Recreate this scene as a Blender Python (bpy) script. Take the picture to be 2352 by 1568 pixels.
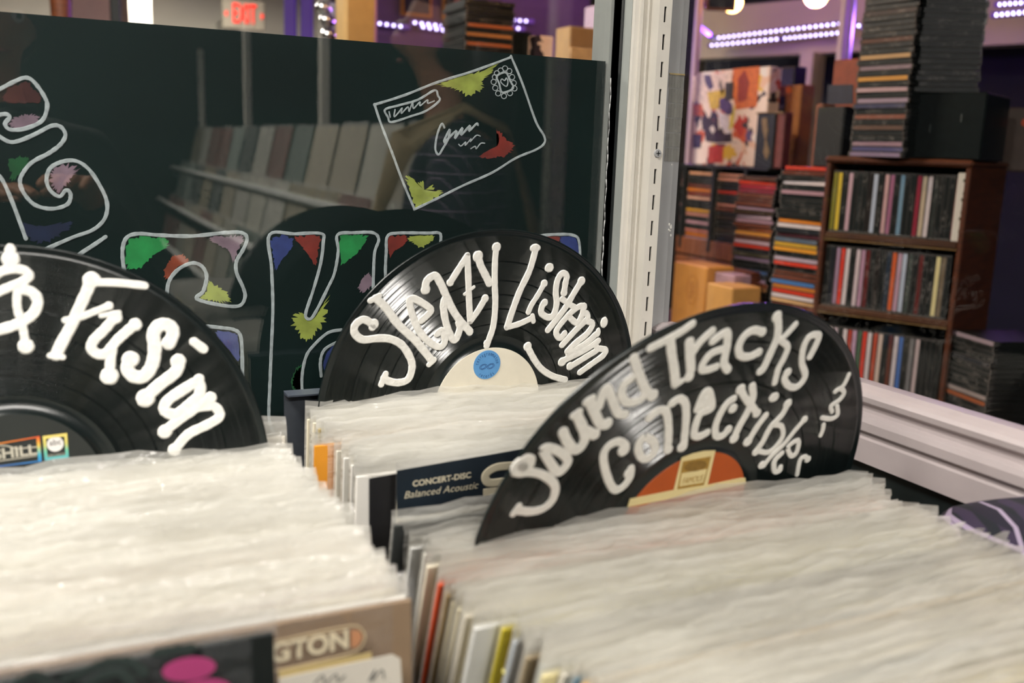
import bpy, math, random
from mathutils import Vector, Matrix
random.seed(7)
scene = bpy.context.scene
for o in list(bpy.data.objects): bpy.data.objects.remove(o, do_unlink=True)
COL = scene.collection

# ---------------------------------------------------------------- camera
CAM = Vector((0, 0, 1.35)); AZ, PITCH, ROLL, FPX = 64.0, 11.1, 2.06, 2254.0
_a, _p, _r = [math.radians(v) for v in (AZ, PITCH, ROLL)]
_fh = Vector((math.cos(_a), math.sin(_a), 0)); _f = _fh*math.cos(_p) - Vector((0, 0, 1))*math.sin(_p)
_r0 = Vector((math.sin(_a), -math.cos(_a), 0)); _u0 = _r0.cross(_f)
_rt = _r0*math.cos(_r) + _u0*math.sin(_r); _up = -_r0*math.sin(_r) + _u0*math.cos(_r)
cd = bpy.data.cameras.new('camera'); cam = bpy.data.objects.new('camera', cd); COL.objects.link(cam)
cam.matrix_world = Matrix(((_rt.x, _up.x, -_f.x, CAM.x), (_rt.y, _up.y, -_f.y, CAM.y), (_rt.z, _up.z, -_f.z, CAM.z), (0, 0, 0, 1)))
cd.sensor_fit = 'HORIZONTAL'; cd.sensor_width = 36.0; cd.lens = 36.0*FPX/2352.0
cd.clip_start = 0.02; cd.clip_end = 60
cd.dof.use_dof = True; cd.dof.focus_distance = 0.88; cd.dof.aperture_fstop = 6.0
scene.camera = cam
# ---------------------------------------------------------------- world, view
w = bpy.data.worlds.new('world'); scene.world = w; w.use_nodes = True
w.node_tree.nodes['Background'].inputs[0].default_value = (0.35, 0.5, 0.5, 1)
w.node_tree.nodes['Background'].inputs[1].default_value = 0.03
vs = scene.view_settings; vs.view_transform = 'Standard'; vs.look = 'None'; vs.gamma = 1.0; vs.exposure = 0.0; vs.use_curve_mapping = False
scene.cycles.use_denoising = True
scene.cycles.max_bounces = 5; scene.cycles.transparent_max_bounces = 12; scene.cycles.diffuse_bounces = 3; scene.cycles.glossy_bounces = 3; scene.cycles.transmission_bounces = 4
scene.cycles.use_adaptive_sampling = True; scene.cycles.adaptive_threshold = .06; scene.cycles.adaptive_min_samples = 12
scene.cycles.sample_clamp_indirect = 4.0
KEY_W, FILL_W, WARM_W, LED_W, LED_E = 54.0, 108.0, 52.0, 20.0, 6.0

def ray(x, y): return _f + _rt*((x-1176)/FPX) - _up*((y-784)/FPX)
def at(x, y, Z): return CAM + ray(x, y)*Z
def hit(x, y, P, n):
    v = ray(x, y); return CAM + v*((P-CAM).dot(n)/v.dot(n))
def onY(x, y, Y): return hit(x, y, Vector((0, Y, 0)), Vector((0, 1, 0)))
def onX(x, y, X): return hit(x, y, Vector((X, 0, 0)), Vector((1, 0, 0)))
def onZ(x, y, Z): return hit(x, y, Vector((0, 0, Z)), Vector((0, 0, 1)))

# ---------------------------------------------------------------- materials
def lin(h):
    h = h.lstrip('#'); v = [int(h[i:i+2], 16)/255 for i in (0, 2, 4)]
    return tuple(((c+.055)/1.055)**2.4 if c > .04045 else c/12.92 for c in v)
MATS = {}
def nt(name):
    m = bpy.data.materials.new(name); m.use_nodes = True; t = m.node_tree
    b = t.nodes['Principled BSDF']; MATS[name] = m
    return m, t, b
def N(t, typ, **kw):
    n = t.nodes.new(typ)
    for k, v in kw.items(): setattr(n, k, v)
    return n
def mat(name, col, rough=.5, metal=0, spec=.5, noise=0, nscale=40, bump=0, emit=None, es=0, coat=0, stretch=None):
    """plain surface with a little procedural mottling"""
    if name in MATS: return MATS[name]
    m, t, b = nt(name)
    c = lin(col) if isinstance(col, str) else col
    b.inputs['Base Color'].default_value = (*c, 1); b.inputs['Roughness'].default_value = rough
    b.inputs['Metallic'].default_value = metal; b.inputs['Specular IOR Level'].default_value = spec
    b.inputs['Coat Weight'].default_value = coat
    if noise or bump:
        tc = N(t, 'ShaderNodeTexCoord'); nz = N(t, 'ShaderNodeTexNoise'); nz.inputs['Scale'].default_value = nscale; nz.inputs['Detail'].default_value = 4
        if stretch:
            mp = N(t, 'ShaderNodeMapping'); mp.inputs['Scale'].default_value = stretch
            t.links.new(tc.outputs['Object'], mp.inputs[0]); t.links.new(mp.outputs[0], nz.inputs['Vector'])
        else: t.links.new(tc.outputs['Object'], nz.inputs['Vector'])
        if noise:
            r = N(t, 'ShaderNodeValToRGB'); r.color_ramp.elements[0].position = .3; r.color_ramp.elements[1].position = .7
            r.color_ramp.elements[0].color = (*[v*(1-noise) for v in c], 1); r.color_ramp.elements[1].color = (*[min(1, v*(1+noise*.6)) for v in c], 1)
            t.links.new(nz.outputs['Fac'], r.inputs[0]); t.links.new(r.outputs[0], b.inputs['Base Color'])
        if bump:
            bp = N(t, 'ShaderNodeBump'); bp.inputs['Strength'].default_value = bump; bp.inputs['Distance'].default_value = .002
            t.links.new(nz.outputs['Fac'], bp.inputs['Height']); t.links.new(bp.outputs[0], b.inputs['Normal'])
    if emit:
        b.inputs['Emission Color'].default_value = (*lin(emit), 1); b.inputs['Emission Strength'].default_value = es
    return m
def objcol(name, rough, marks=0, spec=.4, noise=.15):
    """colour taken from each object's own colour; optional tiny printed marks along the spine"""
    m, t, b = nt(name); oi = N(t, 'ShaderNodeObjectInfo'); tc = N(t, 'ShaderNodeTexCoord')
    nz = N(t, 'ShaderNodeTexNoise'); nz.inputs['Scale'].default_value = 30; t.links.new(tc.outputs['Object'], nz.inputs['Vector'])
    mr = N(t, 'ShaderNodeMapRange'); mr.inputs['To Min'].default_value = 1-noise; mr.inputs['To Max'].default_value = 1+noise
    t.links.new(nz.outputs['Fac'], mr.inputs['Value'])
    mx = N(t, 'ShaderNodeVectorMath', operation='MULTIPLY'); t.links.new(oi.outputs['Color'], mx.inputs[0]); t.links.new(mr.outputs[0], mx.inputs[1])
    out = mx.outputs[0]
    if marks:
        ad = N(t, 'ShaderNodeVectorMath', operation='ADD'); t.links.new(tc.outputs['Object'], ad.inputs[0]); 
        sc = N(t, 'ShaderNodeVectorMath', operation='SCALE'); sc.inputs[0].default_value = (3.1, 7.7, 1.3); t.links.new(oi.outputs['Random'], sc.inputs['Scale']); t.links.new(sc.outputs[0], ad.inputs[1])
        mp = N(t, 'ShaderNodeMapping'); mp.inputs['Scale'].default_value = (160, 1, 420); t.links.new(ad.outputs[0], mp.inputs[0])
        n2 = N(t, 'ShaderNodeTexNoise'); n2.inputs['Scale'].default_value = 1.0; n2.inputs['Detail'].default_value = 1; t.links.new(mp.outputs[0], n2.inputs['Vector'])
        mp3 = N(t, 'ShaderNodeMapping'); mp3.inputs['Scale'].default_value = (22, 1, 1); t.links.new(ad.outputs[0], mp3.inputs[0])
        n3 = N(t, 'ShaderNodeTexNoise'); n3.inputs['Scale'].default_value = 1.0; t.links.new(mp3.outputs[0], n3.inputs['Vector'])
        g1 = N(t, 'ShaderNodeMath', operation='GREATER_THAN'); g1.inputs[1].default_value = .56; t.links.new(n2.outputs['Fac'], g1.inputs[0])
        g2 = N(t, 'ShaderNodeMath', operation='GREATER_THAN'); g2.inputs[1].default_value = .56; t.links.new(n3.outputs['Fac'], g2.inputs[0])
        mu = N(t, 'ShaderNodeMath', operation='MULTIPLY'); t.links.new(g1.outputs[0], mu.inputs[0]); t.links.new(g2.outputs[0], mu.inputs[1])
        mu2 = N(t, 'ShaderNodeMath', operation='MULTIPLY'); mu2.inputs[1].default_value = marks; t.links.new(mu.outputs[0], mu2.inputs[0])
        # marks take a light or a dark ink, by object
        gt = N(t, 'ShaderNodeMath', operation='GREATER_THAN'); gt.inputs[1].default_value = .45
        bw = N(t, 'ShaderNodeRGBToBW'); t.links.new(oi.outputs['Color'], bw.inputs[0]); lt = N(t, 'ShaderNodeMath', operation='LESS_THAN'); lt.inputs[1].default_value = .2; t.links.new(bw.outputs[0], lt.inputs[0])
        mi = N(t, 'ShaderNodeMix', data_type='RGBA'); t.links.new(mu2.outputs[0], mi.inputs['Factor']); t.links.new(out, mi.inputs['A'])
        ml = N(t, 'ShaderNodeVectorMath', operation='SCALE'); ml.inputs[0].default_value = (.6, .55, .5); t.links.new(lt.outputs[0], ml.inputs['Scale']); t.links.new(ml.outputs[0], mi.inputs['B'])
        out = mi.outputs['Result']
    t.links.new(out, b.inputs['Base Color']); b.inputs['Roughness'].default_value = rough; b.inputs['Specular IOR Level'].default_value = spec
    return m
def glass_mat(name, k, tint=(1, 1, 1)):
    m, t, b = nt(name); t.nodes.remove(b); out = t.nodes['Material Output']
    lw = N(t, 'ShaderNodeLayerWeight'); lw.inputs['Blend'].default_value = .5
    pw = N(t, 'ShaderNodeMath', operation='POWER'); pw.inputs[1].default_value = 5; t.links.new(lw.outputs['Facing'], pw.inputs[0])
    ma = N(t, 'ShaderNodeMath', operation='MULTIPLY_ADD'); ma.inputs[1].default_value = .9; ma.inputs[2].default_value = k; ma.use_clamp = True; t.links.new(pw.outputs[0], ma.inputs[0])
    tr = N(t, 'ShaderNodeBsdfTransparent'); tr.inputs[0].default_value = (*tint, 1)
    gl = N(t, 'ShaderNodeBsdfGlossy'); gl.inputs['Roughness'].default_value = 0.0
    mx = N(t, 'ShaderNodeMixShader'); t.links.new(ma.outputs[0], mx.inputs[0]); t.links.new(tr.outputs[0], mx.inputs[1]); t.links.new(gl.outputs[0], mx.inputs[2]); t.links.new(mx.outputs[0], out.inputs[0])
    return m
def film_mat(name, fac, rough, col):
    """milky clear polythene: part see-through, part scattering, glossy crinkles"""
    m, t, b = nt(name); out = t.nodes['Material Output']
    b.inputs['Base Color'].default_value = (*lin(col), 1); b.inputs['Roughness'].default_value = rough; b.inputs['Specular IOR Level'].default_value = .7
    tc = N(t, 'ShaderNodeTexCoord'); mp = N(t, 'ShaderNodeMapping'); mp.inputs['Scale'].default_value = (45, 110, 110)
    oi = N(t, 'ShaderNodeObjectInfo'); ad = N(t, 'ShaderNodeVectorMath', operation='ADD'); t.links.new(tc.outputs['Object'], ad.inputs[0]); t.links.new(oi.outputs['Random'], ad.inputs[1]); t.links.new(ad.outputs[0], mp.inputs[0])
    nz = N(t, 'ShaderNodeTexNoise'); nz.inputs['Scale'].default_value = 1; nz.inputs['Detail'].default_value = 3; t.links.new(mp.outputs[0], nz.inputs['Vector'])
    bp = N(t, 'ShaderNodeBump'); bp.inputs['Strength'].default_value = .8; bp.inputs['Distance'].default_value = .004; t.links.new(nz.outputs['Fac'], bp.inputs['Height']); t.links.new(bp.outputs[0], b.inputs['Normal'])
    tr = N(t, 'ShaderNodeBsdfTransparent'); mx = N(t, 'ShaderNodeMixShader'); mx.inputs[0].default_value = fac
    tl = N(t, 'ShaderNodeBsdfTranslucent'); tl.inputs[0].default_value = (*lin(col), 1); m2 = N(t, 'ShaderNodeMixShader'); m2.inputs[0].default_value = .45; t.links.new(b.outputs[0], m2.inputs[1]); t.links.new(tl.outputs[0], m2.inputs[2])
    t.links.new(tr.outputs[0], mx.inputs[1]); t.links.new(m2.outputs[0], mx.inputs[2]); t.links.new(mx.outputs[0], out.inputs[0])
    return m
def vinyl_mat():
    """black pressed vinyl: the surface normal follows fine concentric groove walls, track by track"""
    m, t, b = nt('vinyl'); tc = N(t, 'ShaderNodeTexCoord'); ln = N(t, 'ShaderNodeVectorMath', operation='LENGTH')
    fl = N(t, 'ShaderNodeVectorMath', operation='MULTIPLY'); fl.inputs[1].default_value = (1, 1, 0); t.links.new(tc.outputs['Object'], fl.inputs[0]); t.links.new(fl.outputs[0], ln.inputs[0])
    rh = N(t, 'ShaderNodeVectorMath', operation='NORMALIZE'); t.links.new(fl.outputs[0], rh.inputs[0])
    b.inputs['Base Color'].default_value = (.005, .009, .009, 1); b.inputs['Roughness'].default_value = .2; b.inputs['Specular IOR Level'].default_value = .85
    ph = N(t, 'ShaderNodeMath', operation='MULTIPLY'); ph.inputs[1].default_value = 2*math.pi/.00023; t.links.new(ln.outputs['Value'], ph.inputs[0])
    sn = N(t, 'ShaderNodeMath', operation='SINE'); t.links.new(ph.outputs[0], sn.inputs[0])
    nz = N(t, 'ShaderNodeTexNoise'); nz.noise_dimensions = '1D'; nz.inputs['Scale'].default_value = 300; nz.inputs['Detail'].default_value = 3; t.links.new(ln.outputs['Value'], nz.inputs['W'])
    mr = N(t, 'ShaderNodeMapRange'); mr.inputs['From Min'].default_value = .3; mr.inputs['From Max'].default_value = .7; mr.inputs['To Min'].default_value = .9; mr.inputs['To Max'].default_value = 1.5; t.links.new(nz.outputs['Fac'], mr.inputs['Value'])
    s3 = N(t, 'ShaderNodeMath', operation='MULTIPLY'); s3.inputs[1].default_value = 3.0; t.links.new(sn.outputs[0], s3.inputs[0]); s4 = N(t, 'ShaderNodeMath', operation='MINIMUM'); s4.inputs[1].default_value = 1; t.links.new(s3.outputs[0], s4.inputs[0]); s5 = N(t, 'ShaderNodeMath', operation='MAXIMUM'); s5.inputs[1].default_value = -1; t.links.new(s4.outputs[0], s5.inputs[0])
    am = N(t, 'ShaderNodeMath', operation='MULTIPLY'); t.links.new(s5.outputs[0], am.inputs[0]); t.links.new(mr.outputs[0], am.inputs[1])
    sc = N(t, 'ShaderNodeVectorMath', operation='SCALE'); t.links.new(rh.outputs[0], sc.inputs[0]); t.links.new(am.outputs[0], sc.inputs['Scale'])
    ad = N(t, 'ShaderNodeVectorMath', operation='ADD'); ad.inputs[1].default_value = (0, 0, 1); t.links.new(sc.outputs[0], ad.inputs[0])
    vt = N(t, 'ShaderNodeVectorTransform', vector_type='NORMAL', convert_from='OBJECT', convert_to='WORLD'); t.links.new(ad.outputs[0], vt.inputs[0])
    nn = N(t, 'ShaderNodeVectorMath', operation='NORMALIZE'); t.links.new(vt.outputs[0], nn.inputs[0]); t.links.new(nn.outputs[0], b.inputs['Normal'])
    return m
vinyl = vinyl_mat()
vinyl_smooth = mat('vinyl_smooth', (.006, .010, .010), .22)
paint_w = mat('white_marker_paint', '#eceae3', .45, noise=.07, nscale=260, bump=.25)
film = film_mat('clear_polythene', .48, .10, '#efede6')
film2 = film_mat('clear_polythene_front', .10, .2, '#d6d8dc')
card = objcol('printed_card', .55)
spine = objcol('spine_paper', .45, marks=.14)
case_m = mat('jewel_case', (.010, .013, .013), .3, noise=.3, nscale=80)
case_clear = mat('jewel_case_edge', (.10, .095, .09), .15, noise=.4, nscale=120)
pane1 = glass_mat('window_glass', .055); pane2 = glass_mat('side_window_glass', .012)
alu = mat('painted_aluminium', '#cfcac0', .42, noise=.05, nscale=25, bump=.03)
alu_ridge = alu
grey_steel = mat('grey_painted_steel', '#9a9a9a', .5, noise=.06, nscale=30)
shiny = mat('polished_metal', '#b9bcbc', .12, metal=1, noise=.05)
satin = mat('satin_anodised_metal', '#a9ada8', .25, metal=.1, noise=.08, nscale=20)
rubber = mat('black_rubber', (.006, .009, .009), .6, noise=.2)
caulk = mat('silicone_bead', '#c9cbc8', .35, noise=.1, nscale=60)
black_board = mat('blackboard', (.0030, .0125, .0115), .6, spec=.2, noise=.25, nscale=8)
bin_black = mat('black_stained_wood', (.006, .010, .010), .55, noise=.3, nscale=30, stretch=(1, 1, 8))
wood = mat('brown_wood', '#542a12', .5, noise=.4, nscale=14, stretch=(1, 1, 9), bump=.1)
wood_d = mat('dark_brown_wood', '#4a2a12', .55, noise=.35, nscale=14, stretch=(1, 9, 1), bump=.1)
white_wall = mat('white_plaster', '#d8d2c4', .8, noise=.05, nscale=6)
dark_wall = mat('dark_plaster', (.006, .012, .011), .8, noise=.15, nscale=6)
floor_m = mat('grey_vinyl_floor', '#4d4a45', .6, noise=.25, nscale=4)
ceil_m = mat('ceiling_plaster', '#7d7870', .85, noise=.05, nscale=5)
steel = mat('brushed_steel', '#a9a9a6', .3, metal=1, noise=.1, nscale=50)

# ---------------------------------------------------------------- mesh helpers
class MB:
    def __init__(s): s.v = []; s.f = []; s.m = []
    def quad(s, a, b, c, d, m=0):
        i = len(s.v); s.v += [tuple(a), tuple(b), tuple(c), tuple(d)]; s.f.append((i, i+1, i+2, i+3)); s.m.append(m)
    def box(s, x0, x1, y0, y1, z0, z1, m=0, M=None):
        i = len(s.v); P = [(x, y, z) for z in (z0, z1) for y in (y0, y1) for x in (x0, x1)]
        if M: P = [tuple(M @ Vector(p)) for p in P]
        s.v += P
        for f in ((0, 2, 3, 1), (4, 5, 7, 6), (0, 1, 5, 4), (2, 6, 7, 3), (0, 4, 6, 2), (1, 3, 7, 5)):
            s.f.append(tuple(i+k for k in f)); s.m.append(m)
        return s
    def cbox(s, x0, x1, y0, y1, z0, z1, c=.001, m=0):
        """box with chamfered edges"""
        i = len(s.v); X, Y, Z = (x0, x1), (y0, y1), (z0, z1); idx = {}
        for a in (0, 1):
            for b in (0, 1):
                for d in (0, 1):
                    sx, sy, sz = (1-2*a)*c, (1-2*b)*c, (1-2*d)*c
                    for ax, p in enumerate(((X[a], Y[b]+sy, Z[d]+sz), (X[a]+sx, Y[b], Z[d]+sz), (X[a]+sx, Y[b]+sy, Z[d]))):
                        idx[(a, b, d, ax)] = len(s.v); s.v.append(p)
        def F(*k, flip=False):
            f = tuple(idx[q] for q in k); s.f.append(f[::-1] if flip else f); s.m.append(m)
        for a in (0, 1):
            F((a, 0, 0, 0), (a, 1, 0, 0), (a, 1, 1, 0), (a, 0, 1, 0), flip=a == 0)
            F((0, a, 0, 1), (1, a, 0, 1), (1, a, 1, 1), (0, a, 1, 1), flip=a == 1)
            F((0, 0, a, 2), (1, 0, a, 2), (1, 1, a, 2), (0, 1, a, 2), flip=a == 0)
        for a in (0, 1):
            for b in (0, 1):
                F((a, b, 0, 0), (a, b, 1, 0), (a, b, 1, 1), (a, b, 0, 1), flip=(a+b) % 2 == 1)
                F((a, 0, b, 0), (a, 1, b, 0), (a, 1, b, 2), (a, 0, b, 2), flip=(a+b) % 2 == 0)
                F((0, a, b, 1), (1, a, b, 1), (1, a, b, 2), (0, a, b, 2), flip=(a+b) % 2 == 1)
                for d in (0, 1):
                    F((a, b, d, 0), (a, b, d, 1), (a, b, d, 2), flip=(a+b+d) % 2 == 1)
        return s
    def cyl(s, a, b, r0, r1=None, n=16, m=0, caps=True):
        r1 = r0 if r1 is None else r1; a = Vector(a); b = Vector(b); d = (b-a).normalized()
        e = d.orthogonal().normalized(); g = d.cross(e); i = len(s.v)
        for p, r in ((a, r0), (b, r1)):
            for k in range(n):
                t = 2*math.pi*k/n; s.v.append(tuple(p+e*(r*math.cos(t))+g*(r*math.sin(t))))
        for k in range(n): s.f.append((i+k, i+(k+1) % n, i+n+(k+1) % n, i+n+k)); s.m.append(m)
        if caps: s.f.append(tuple(i+k for k in range(n))[::-1]); s.m.append(m); s.f.append(tuple(i+n+k for k in range(n))); s.m.append(m)
        return s
    def lathe(s, prof, n=96, m=0):
        i = len(s.v); k = len(prof)
        for j in range(n):
            t = 2*math.pi*j/n
            for r, z in prof: s.v.append((r*math.cos(t), r*math.sin(t), z))
        for j in range(n):
            for q in range(k-1):
                a = i+j*k+q; b = i+((j+1) % n)*k+q; s.f.append((a, b, b+1, a+1)); s.m.append(m)
        return s
    def extr(s, prof, fn, t0, t1, m=0):
        """sweep a closed 2-D profile between fn(u,v,t0) and fn(u,v,t1)"""
        i = len(s.v); n = len(prof)
        for t in (t0, t1):
            for u, v in prof: s.v.append(tuple(fn(u, v, t)))
        for k in range(n): s.f.append((i+k, i+(k+1) % n, i+n+(k+1) % n, i+n+k)); s.m.append(m)
        s.f.append(tuple(i+k for k in range(n))[::-1]); s.m.append(m); s.f.append(tuple(i+n+k for k in range(n))); s.m.append(m)
        return s
    def sphere(s, c, r, n=12, m=0, sc=(1, 1, 1)):
        i = len(s.v); k = n//2
        for a in range(k+1):
            for b in range(n):
                th = math.pi*a/k; ph = 2*math.pi*b/n
                s.v.append((c[0]+r*sc[0]*math.sin(th)*math.cos(ph), c[1]+r*sc[1]*math.sin(th)*math.sin(ph), c[2]+r*sc[2]*math.cos(th)))
        for a in range(k):
            for b in range(n): s.f.append((i+a*n+b, i+(a+1)*n+b, i+(a+1)*n+(b+1) % n, i+a*n+(b+1) % n)); s.m.append(m)
        return s
    def mesh(s, name, mats, smooth=False):
        me = bpy.data.meshes.new(name); me.from_pydata(s.v, [], s.f)
        for q in (mats if isinstance(mats, (list, tuple)) else [mats]): me.materials.append(q)
        for p, q in zip(me.polygons, s.m): p.material_index = q; p.use_smooth = smooth
        me.update(); return me
def link(name, me, parent=None, M=None, color=None):
    o = bpy.data.objects.new(name, me); COL.objects.link(o)
    if parent: o.parent = parent
    if M is not None: o.matrix_basis = M
    if color: o.color = (*color, 1)
    return o
ONES = ['first', 'second', 'third', 'fourth', 'fifth', 'sixth', 'seventh', 'eighth', 'ninth', 'tenth', 'eleventh', 'twelfth']
def nth(k): return ONES[k] if k < 12 else '%d%s' % (k+1, 'th' if (k+1) % 100 in (11, 12, 13) else {1: 'st', 2: 'nd', 3: 'rd'}.get((k+1) % 10, 'th'))
def colname(h):
    import colorsys
    r, g, b = [int(h[i:i+2], 16)/255 for i in (1, 3, 5)]; hh, s, v = colorsys.rgb_to_hsv(r, g, b); hh *= 360
    if v < .16: return 'black'
    if s < .16: return 'pale' if v > .6 else 'grey'
    if v < .27: return 'dark'
    if hh < 14 or hh > 335: return ('crimson' if hh > 335 else 'red') if s > .6 else ('mauve' if v > .5 else 'maroon')
    if hh < 40: return 'orange' if s > .65 and v > .65 else ('tan' if v > .6 else 'brown')
    if hh < 70: return 'yellow' if v > .6 and s > .5 else ('cream' if v > .6 else 'olive')
    if hh < 170: return 'green'
    if hh < 255: return 'blue'
    return 'mauve'
def tag(o, label=None, cat=None, group=None, kind=None):
    for k, v in (('label', label), ('category', cat), ('group', group), ('kind', kind)):
        if v: o[k] = v
    return o
def thing(name, label, cat, M=None, group=None):
    o = link(name, None, None, M); o.empty_display_size = .02
    return tag(o, label, cat, group)
def T(x, y, z): return Matrix.Translation((x, y, z))
def frame(P, ex, ey, ez):
    return Matrix(((ex.x, ey.x, ez.x, P.x), (ex.y, ey.y, ez.y, P.y), (ex.z, ey.z, ez.z, P.z), (0, 0, 0, 1)))
def smooth_path(pts, closed=False, sub=6):
    """Catmull-Rom through the points"""
    n = len(pts); out = []
    if n < 3: 
        (a, b) = pts; return [(a[0]+(b[0]-a[0])*k/4, a[1]+(b[1]-a[1])*k/4) for k in range(5)]
    segs = n if closed else n-1
    for i in range(segs):
        if closed: p = [pts[(i+k-1) % n] for k in range(4)]
        else: p = [pts[max(0, i-1)], pts[i], pts[i+1], pts[min(n-1, i+2)]]
        for k in range(sub):
            t = k/sub; t2, t3 = t*t, t*t*t
            out.append(tuple(.5*(2*p[1][j]+(p[2][j]-p[0][j])*t+(2*p[0][j]-5*p[1][j]+4*p[2][j]-p[3][j])*t2+(3*p[1][j]-p[0][j]-3*p[2][j]+p[3][j])*t3) for j in (0, 1)))
    out.append(pts[0] if closed else pts[-1])
    return out
def stroke(mb, pts, wd, h, closed=False, z0=0, jit=.05, taper=None, sub=6):
    """a painted line: low domed ribbon with round ends, in the local xy plane, front towards +z"""
    P = smooth_path(pts, closed, sub); n = len(P); prof = ((-1, 0), (-.8, 1), (0, 1.1), (.8, 1), (1, 0)); i = len(mb.v)
    for k, (x, y) in enumerate(P):
        a = P[max(0, k-1)]; b = P[min(n-1, k+1)]; dx, dy = b[0]-a[0], b[1]-a[1]; L = math.hypot(dx, dy) or 1e-9; nx, ny = -dy/L, dx/L
        ww = wd/2*(1+random.uniform(-jit, jit))
        if taper: ww *= taper[0]+(taper[1]-taper[0])*k/(n-1)
        for u, hh in prof: mb.v.append((x+nx*u*ww, y+ny*u*ww, z0+hh*h))
    for k in range(n-1):
        for q in range(4): a = i+k*5+q; mb.f.append((a, a+5, a+6, a+1)[::-1]); mb.m.append(0)
    if not closed:
        for e, (t0, t1) in ((P[0], (P[1], P[0])), (P[-1], (P[-2], P[-1]))):
            f = 1 if not taper else (taper[0] if e is P[0] else taper[1])
            blob(mb, e[0], e[1], wd/2*f, h, z0=z0, n=14)
def blob(mb, x, y, r, h, ry=None, z0=0, n=18, jit=.04):
    ry = ry or r; i = len(mb.v)
    for rr, hh in ((1, 0), (.8, 1)):
        for k in range(n):
            t = 2*math.pi*k/n; q = rr*(1+random.uniform(-jit, jit)); mb.v.append((x+r*q*math.cos(t), y+ry*q*math.sin(t), z0+h*hh*.97))
    for k in range(n): mb.f.append((i+k, i+(k+1) % n, i+n+(k+1) % n, i+n+k)); mb.m.append(0)
    mb.f.append(tuple(i+n+k for k in range(n))); mb.m.append(0)
def patch(mb, poly, h, z0=0, fray=.0, sub=4):
    """flat painted patch with a frayed brush edge (ear-fan about its centre)"""
    P = smooth_path(poly, True, sub)[:-1]; cx = sum(p[0] for p in P)/len(P); cy = sum(p[1] for p in P)/len(P); i = len(mb.v); Q = []
    for k, p in enumerate(P):
        a = (P[k][0]-cx, P[k][1]-cy); s = 1+random.uniform(-fray, fray*.6); Q.append((cx+a[0]*s, cy+a[1]*s))
        if fray > .05:
            b = P[(k+1) % len(P)]; c = ((p[0]+b[0])/2-cx, (p[1]+b[1])/2-cy); s = 1+random.uniform(-fray*1.6, 0); Q.append((cx+c[0]*s, cy+c[1]*s))
    n = len(Q); mb.v.append((cx, cy, z0+h))
    for p in Q: mb.v.append((p[0], p[1], z0+h))
    for p in Q: mb.v.append((p[0], p[1], z0))
    for k in range(n):
        a, b = i+1+k, i+1+(k+1) % n
        mb.f.append((i, a, b)); mb.m.append(0); mb.f.append((a, a+n, b+n, b)); mb.m.append(0)
def text_mesh(s, size, extrude=.0003, shear=0, sx=1.0, align='CENTER', bold=0):
    cu = bpy.data.curves.new('t', 'FONT'); cu.body = s; cu.size = size; cu.extrude = extrude; cu.shear = shear; cu.align_x = align; cu.align_y = 'CENTER'; cu.offset = bold; cu.resolution_u = 4
    o = bpy.data.objects.new('t', cu); COL.objects.link(o); dg = bpy.context.evaluated_depsgraph_get()
    me = bpy.data.meshes.new_from_object(o.evaluated_get(dg)); bpy.data.objects.remove(o); bpy.data.curves.remove(cu)
    for v in me.vertices: v.co.x *= sx
    return me
def text_obj(name, s, size, m, parent, M, **kw):
    me = text_mesh(s, size, **kw); me.materials.clear(); me.materials.append(m); me.name = name
    return link(name, me, parent, M)
def set_smooth_angle(me, on=True):
    for p in me.polygons: p.use_smooth = on
# ================================================================ LIGHT FIXTURES (their own light is built with them)
def area_light(name, parent, M, sx, sy, power, col):
    l = bpy.data.lights.new(name, 'AREA'); l.shape = 'RECTANGLE'; l.size = sx; l.size_y = sy; l.energy = power; l.color = col
    o = bpy.data.objects.new(name, l); COL.objects.link(o); o.parent = parent; o.matrix_basis = M; return o
tube_glow = mat('lit_diffuser', '#fff4e2', .5, emit='#fff4e2', es=3.0, noise=.02)
def ceiling_panel(x, y, sx, sy, power, label, z=2.58, col=(1, .96, .90)):
    t = thing('ceiling_light', label, 'ceiling light', T(x, y, z), 'outer ceiling light panels')
    b = MB()
    for a in ((-sx/2-.03, -sx/2, -sy/2-.03, sy/2+.03), (sx/2, sx/2+.03, -sy/2-.03, sy/2+.03), (-sx/2, sx/2, -sy/2-.03, -sy/2), (-sx/2, sx/2, sy/2, sy/2+.03)): b.box(*a, -.05, .02)
    link('frame', b.mesh('frame', alu), t)
    link('diffuser', MB().box(-sx/2, sx/2, -sy/2, sy/2, -.02, .0).mesh('diffuser', tube_glow), t)
    area_light('panel_light', t, T(0, 0, -.03), sx, sy, power, col)
ceiling_panel(-.75, .15, .6, .5, KEY_W, 'white ceiling light panel above the record bins')
ceiling_panel(-.2, -1.9, 1.2, .3, FILL_W, 'white ceiling light panel behind the photographer, over the aisle')
ceiling_panel(-.2, -3.9, 1.2, .3, FILL_W*.8, 'white ceiling light panel farthest back over the aisle')

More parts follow.
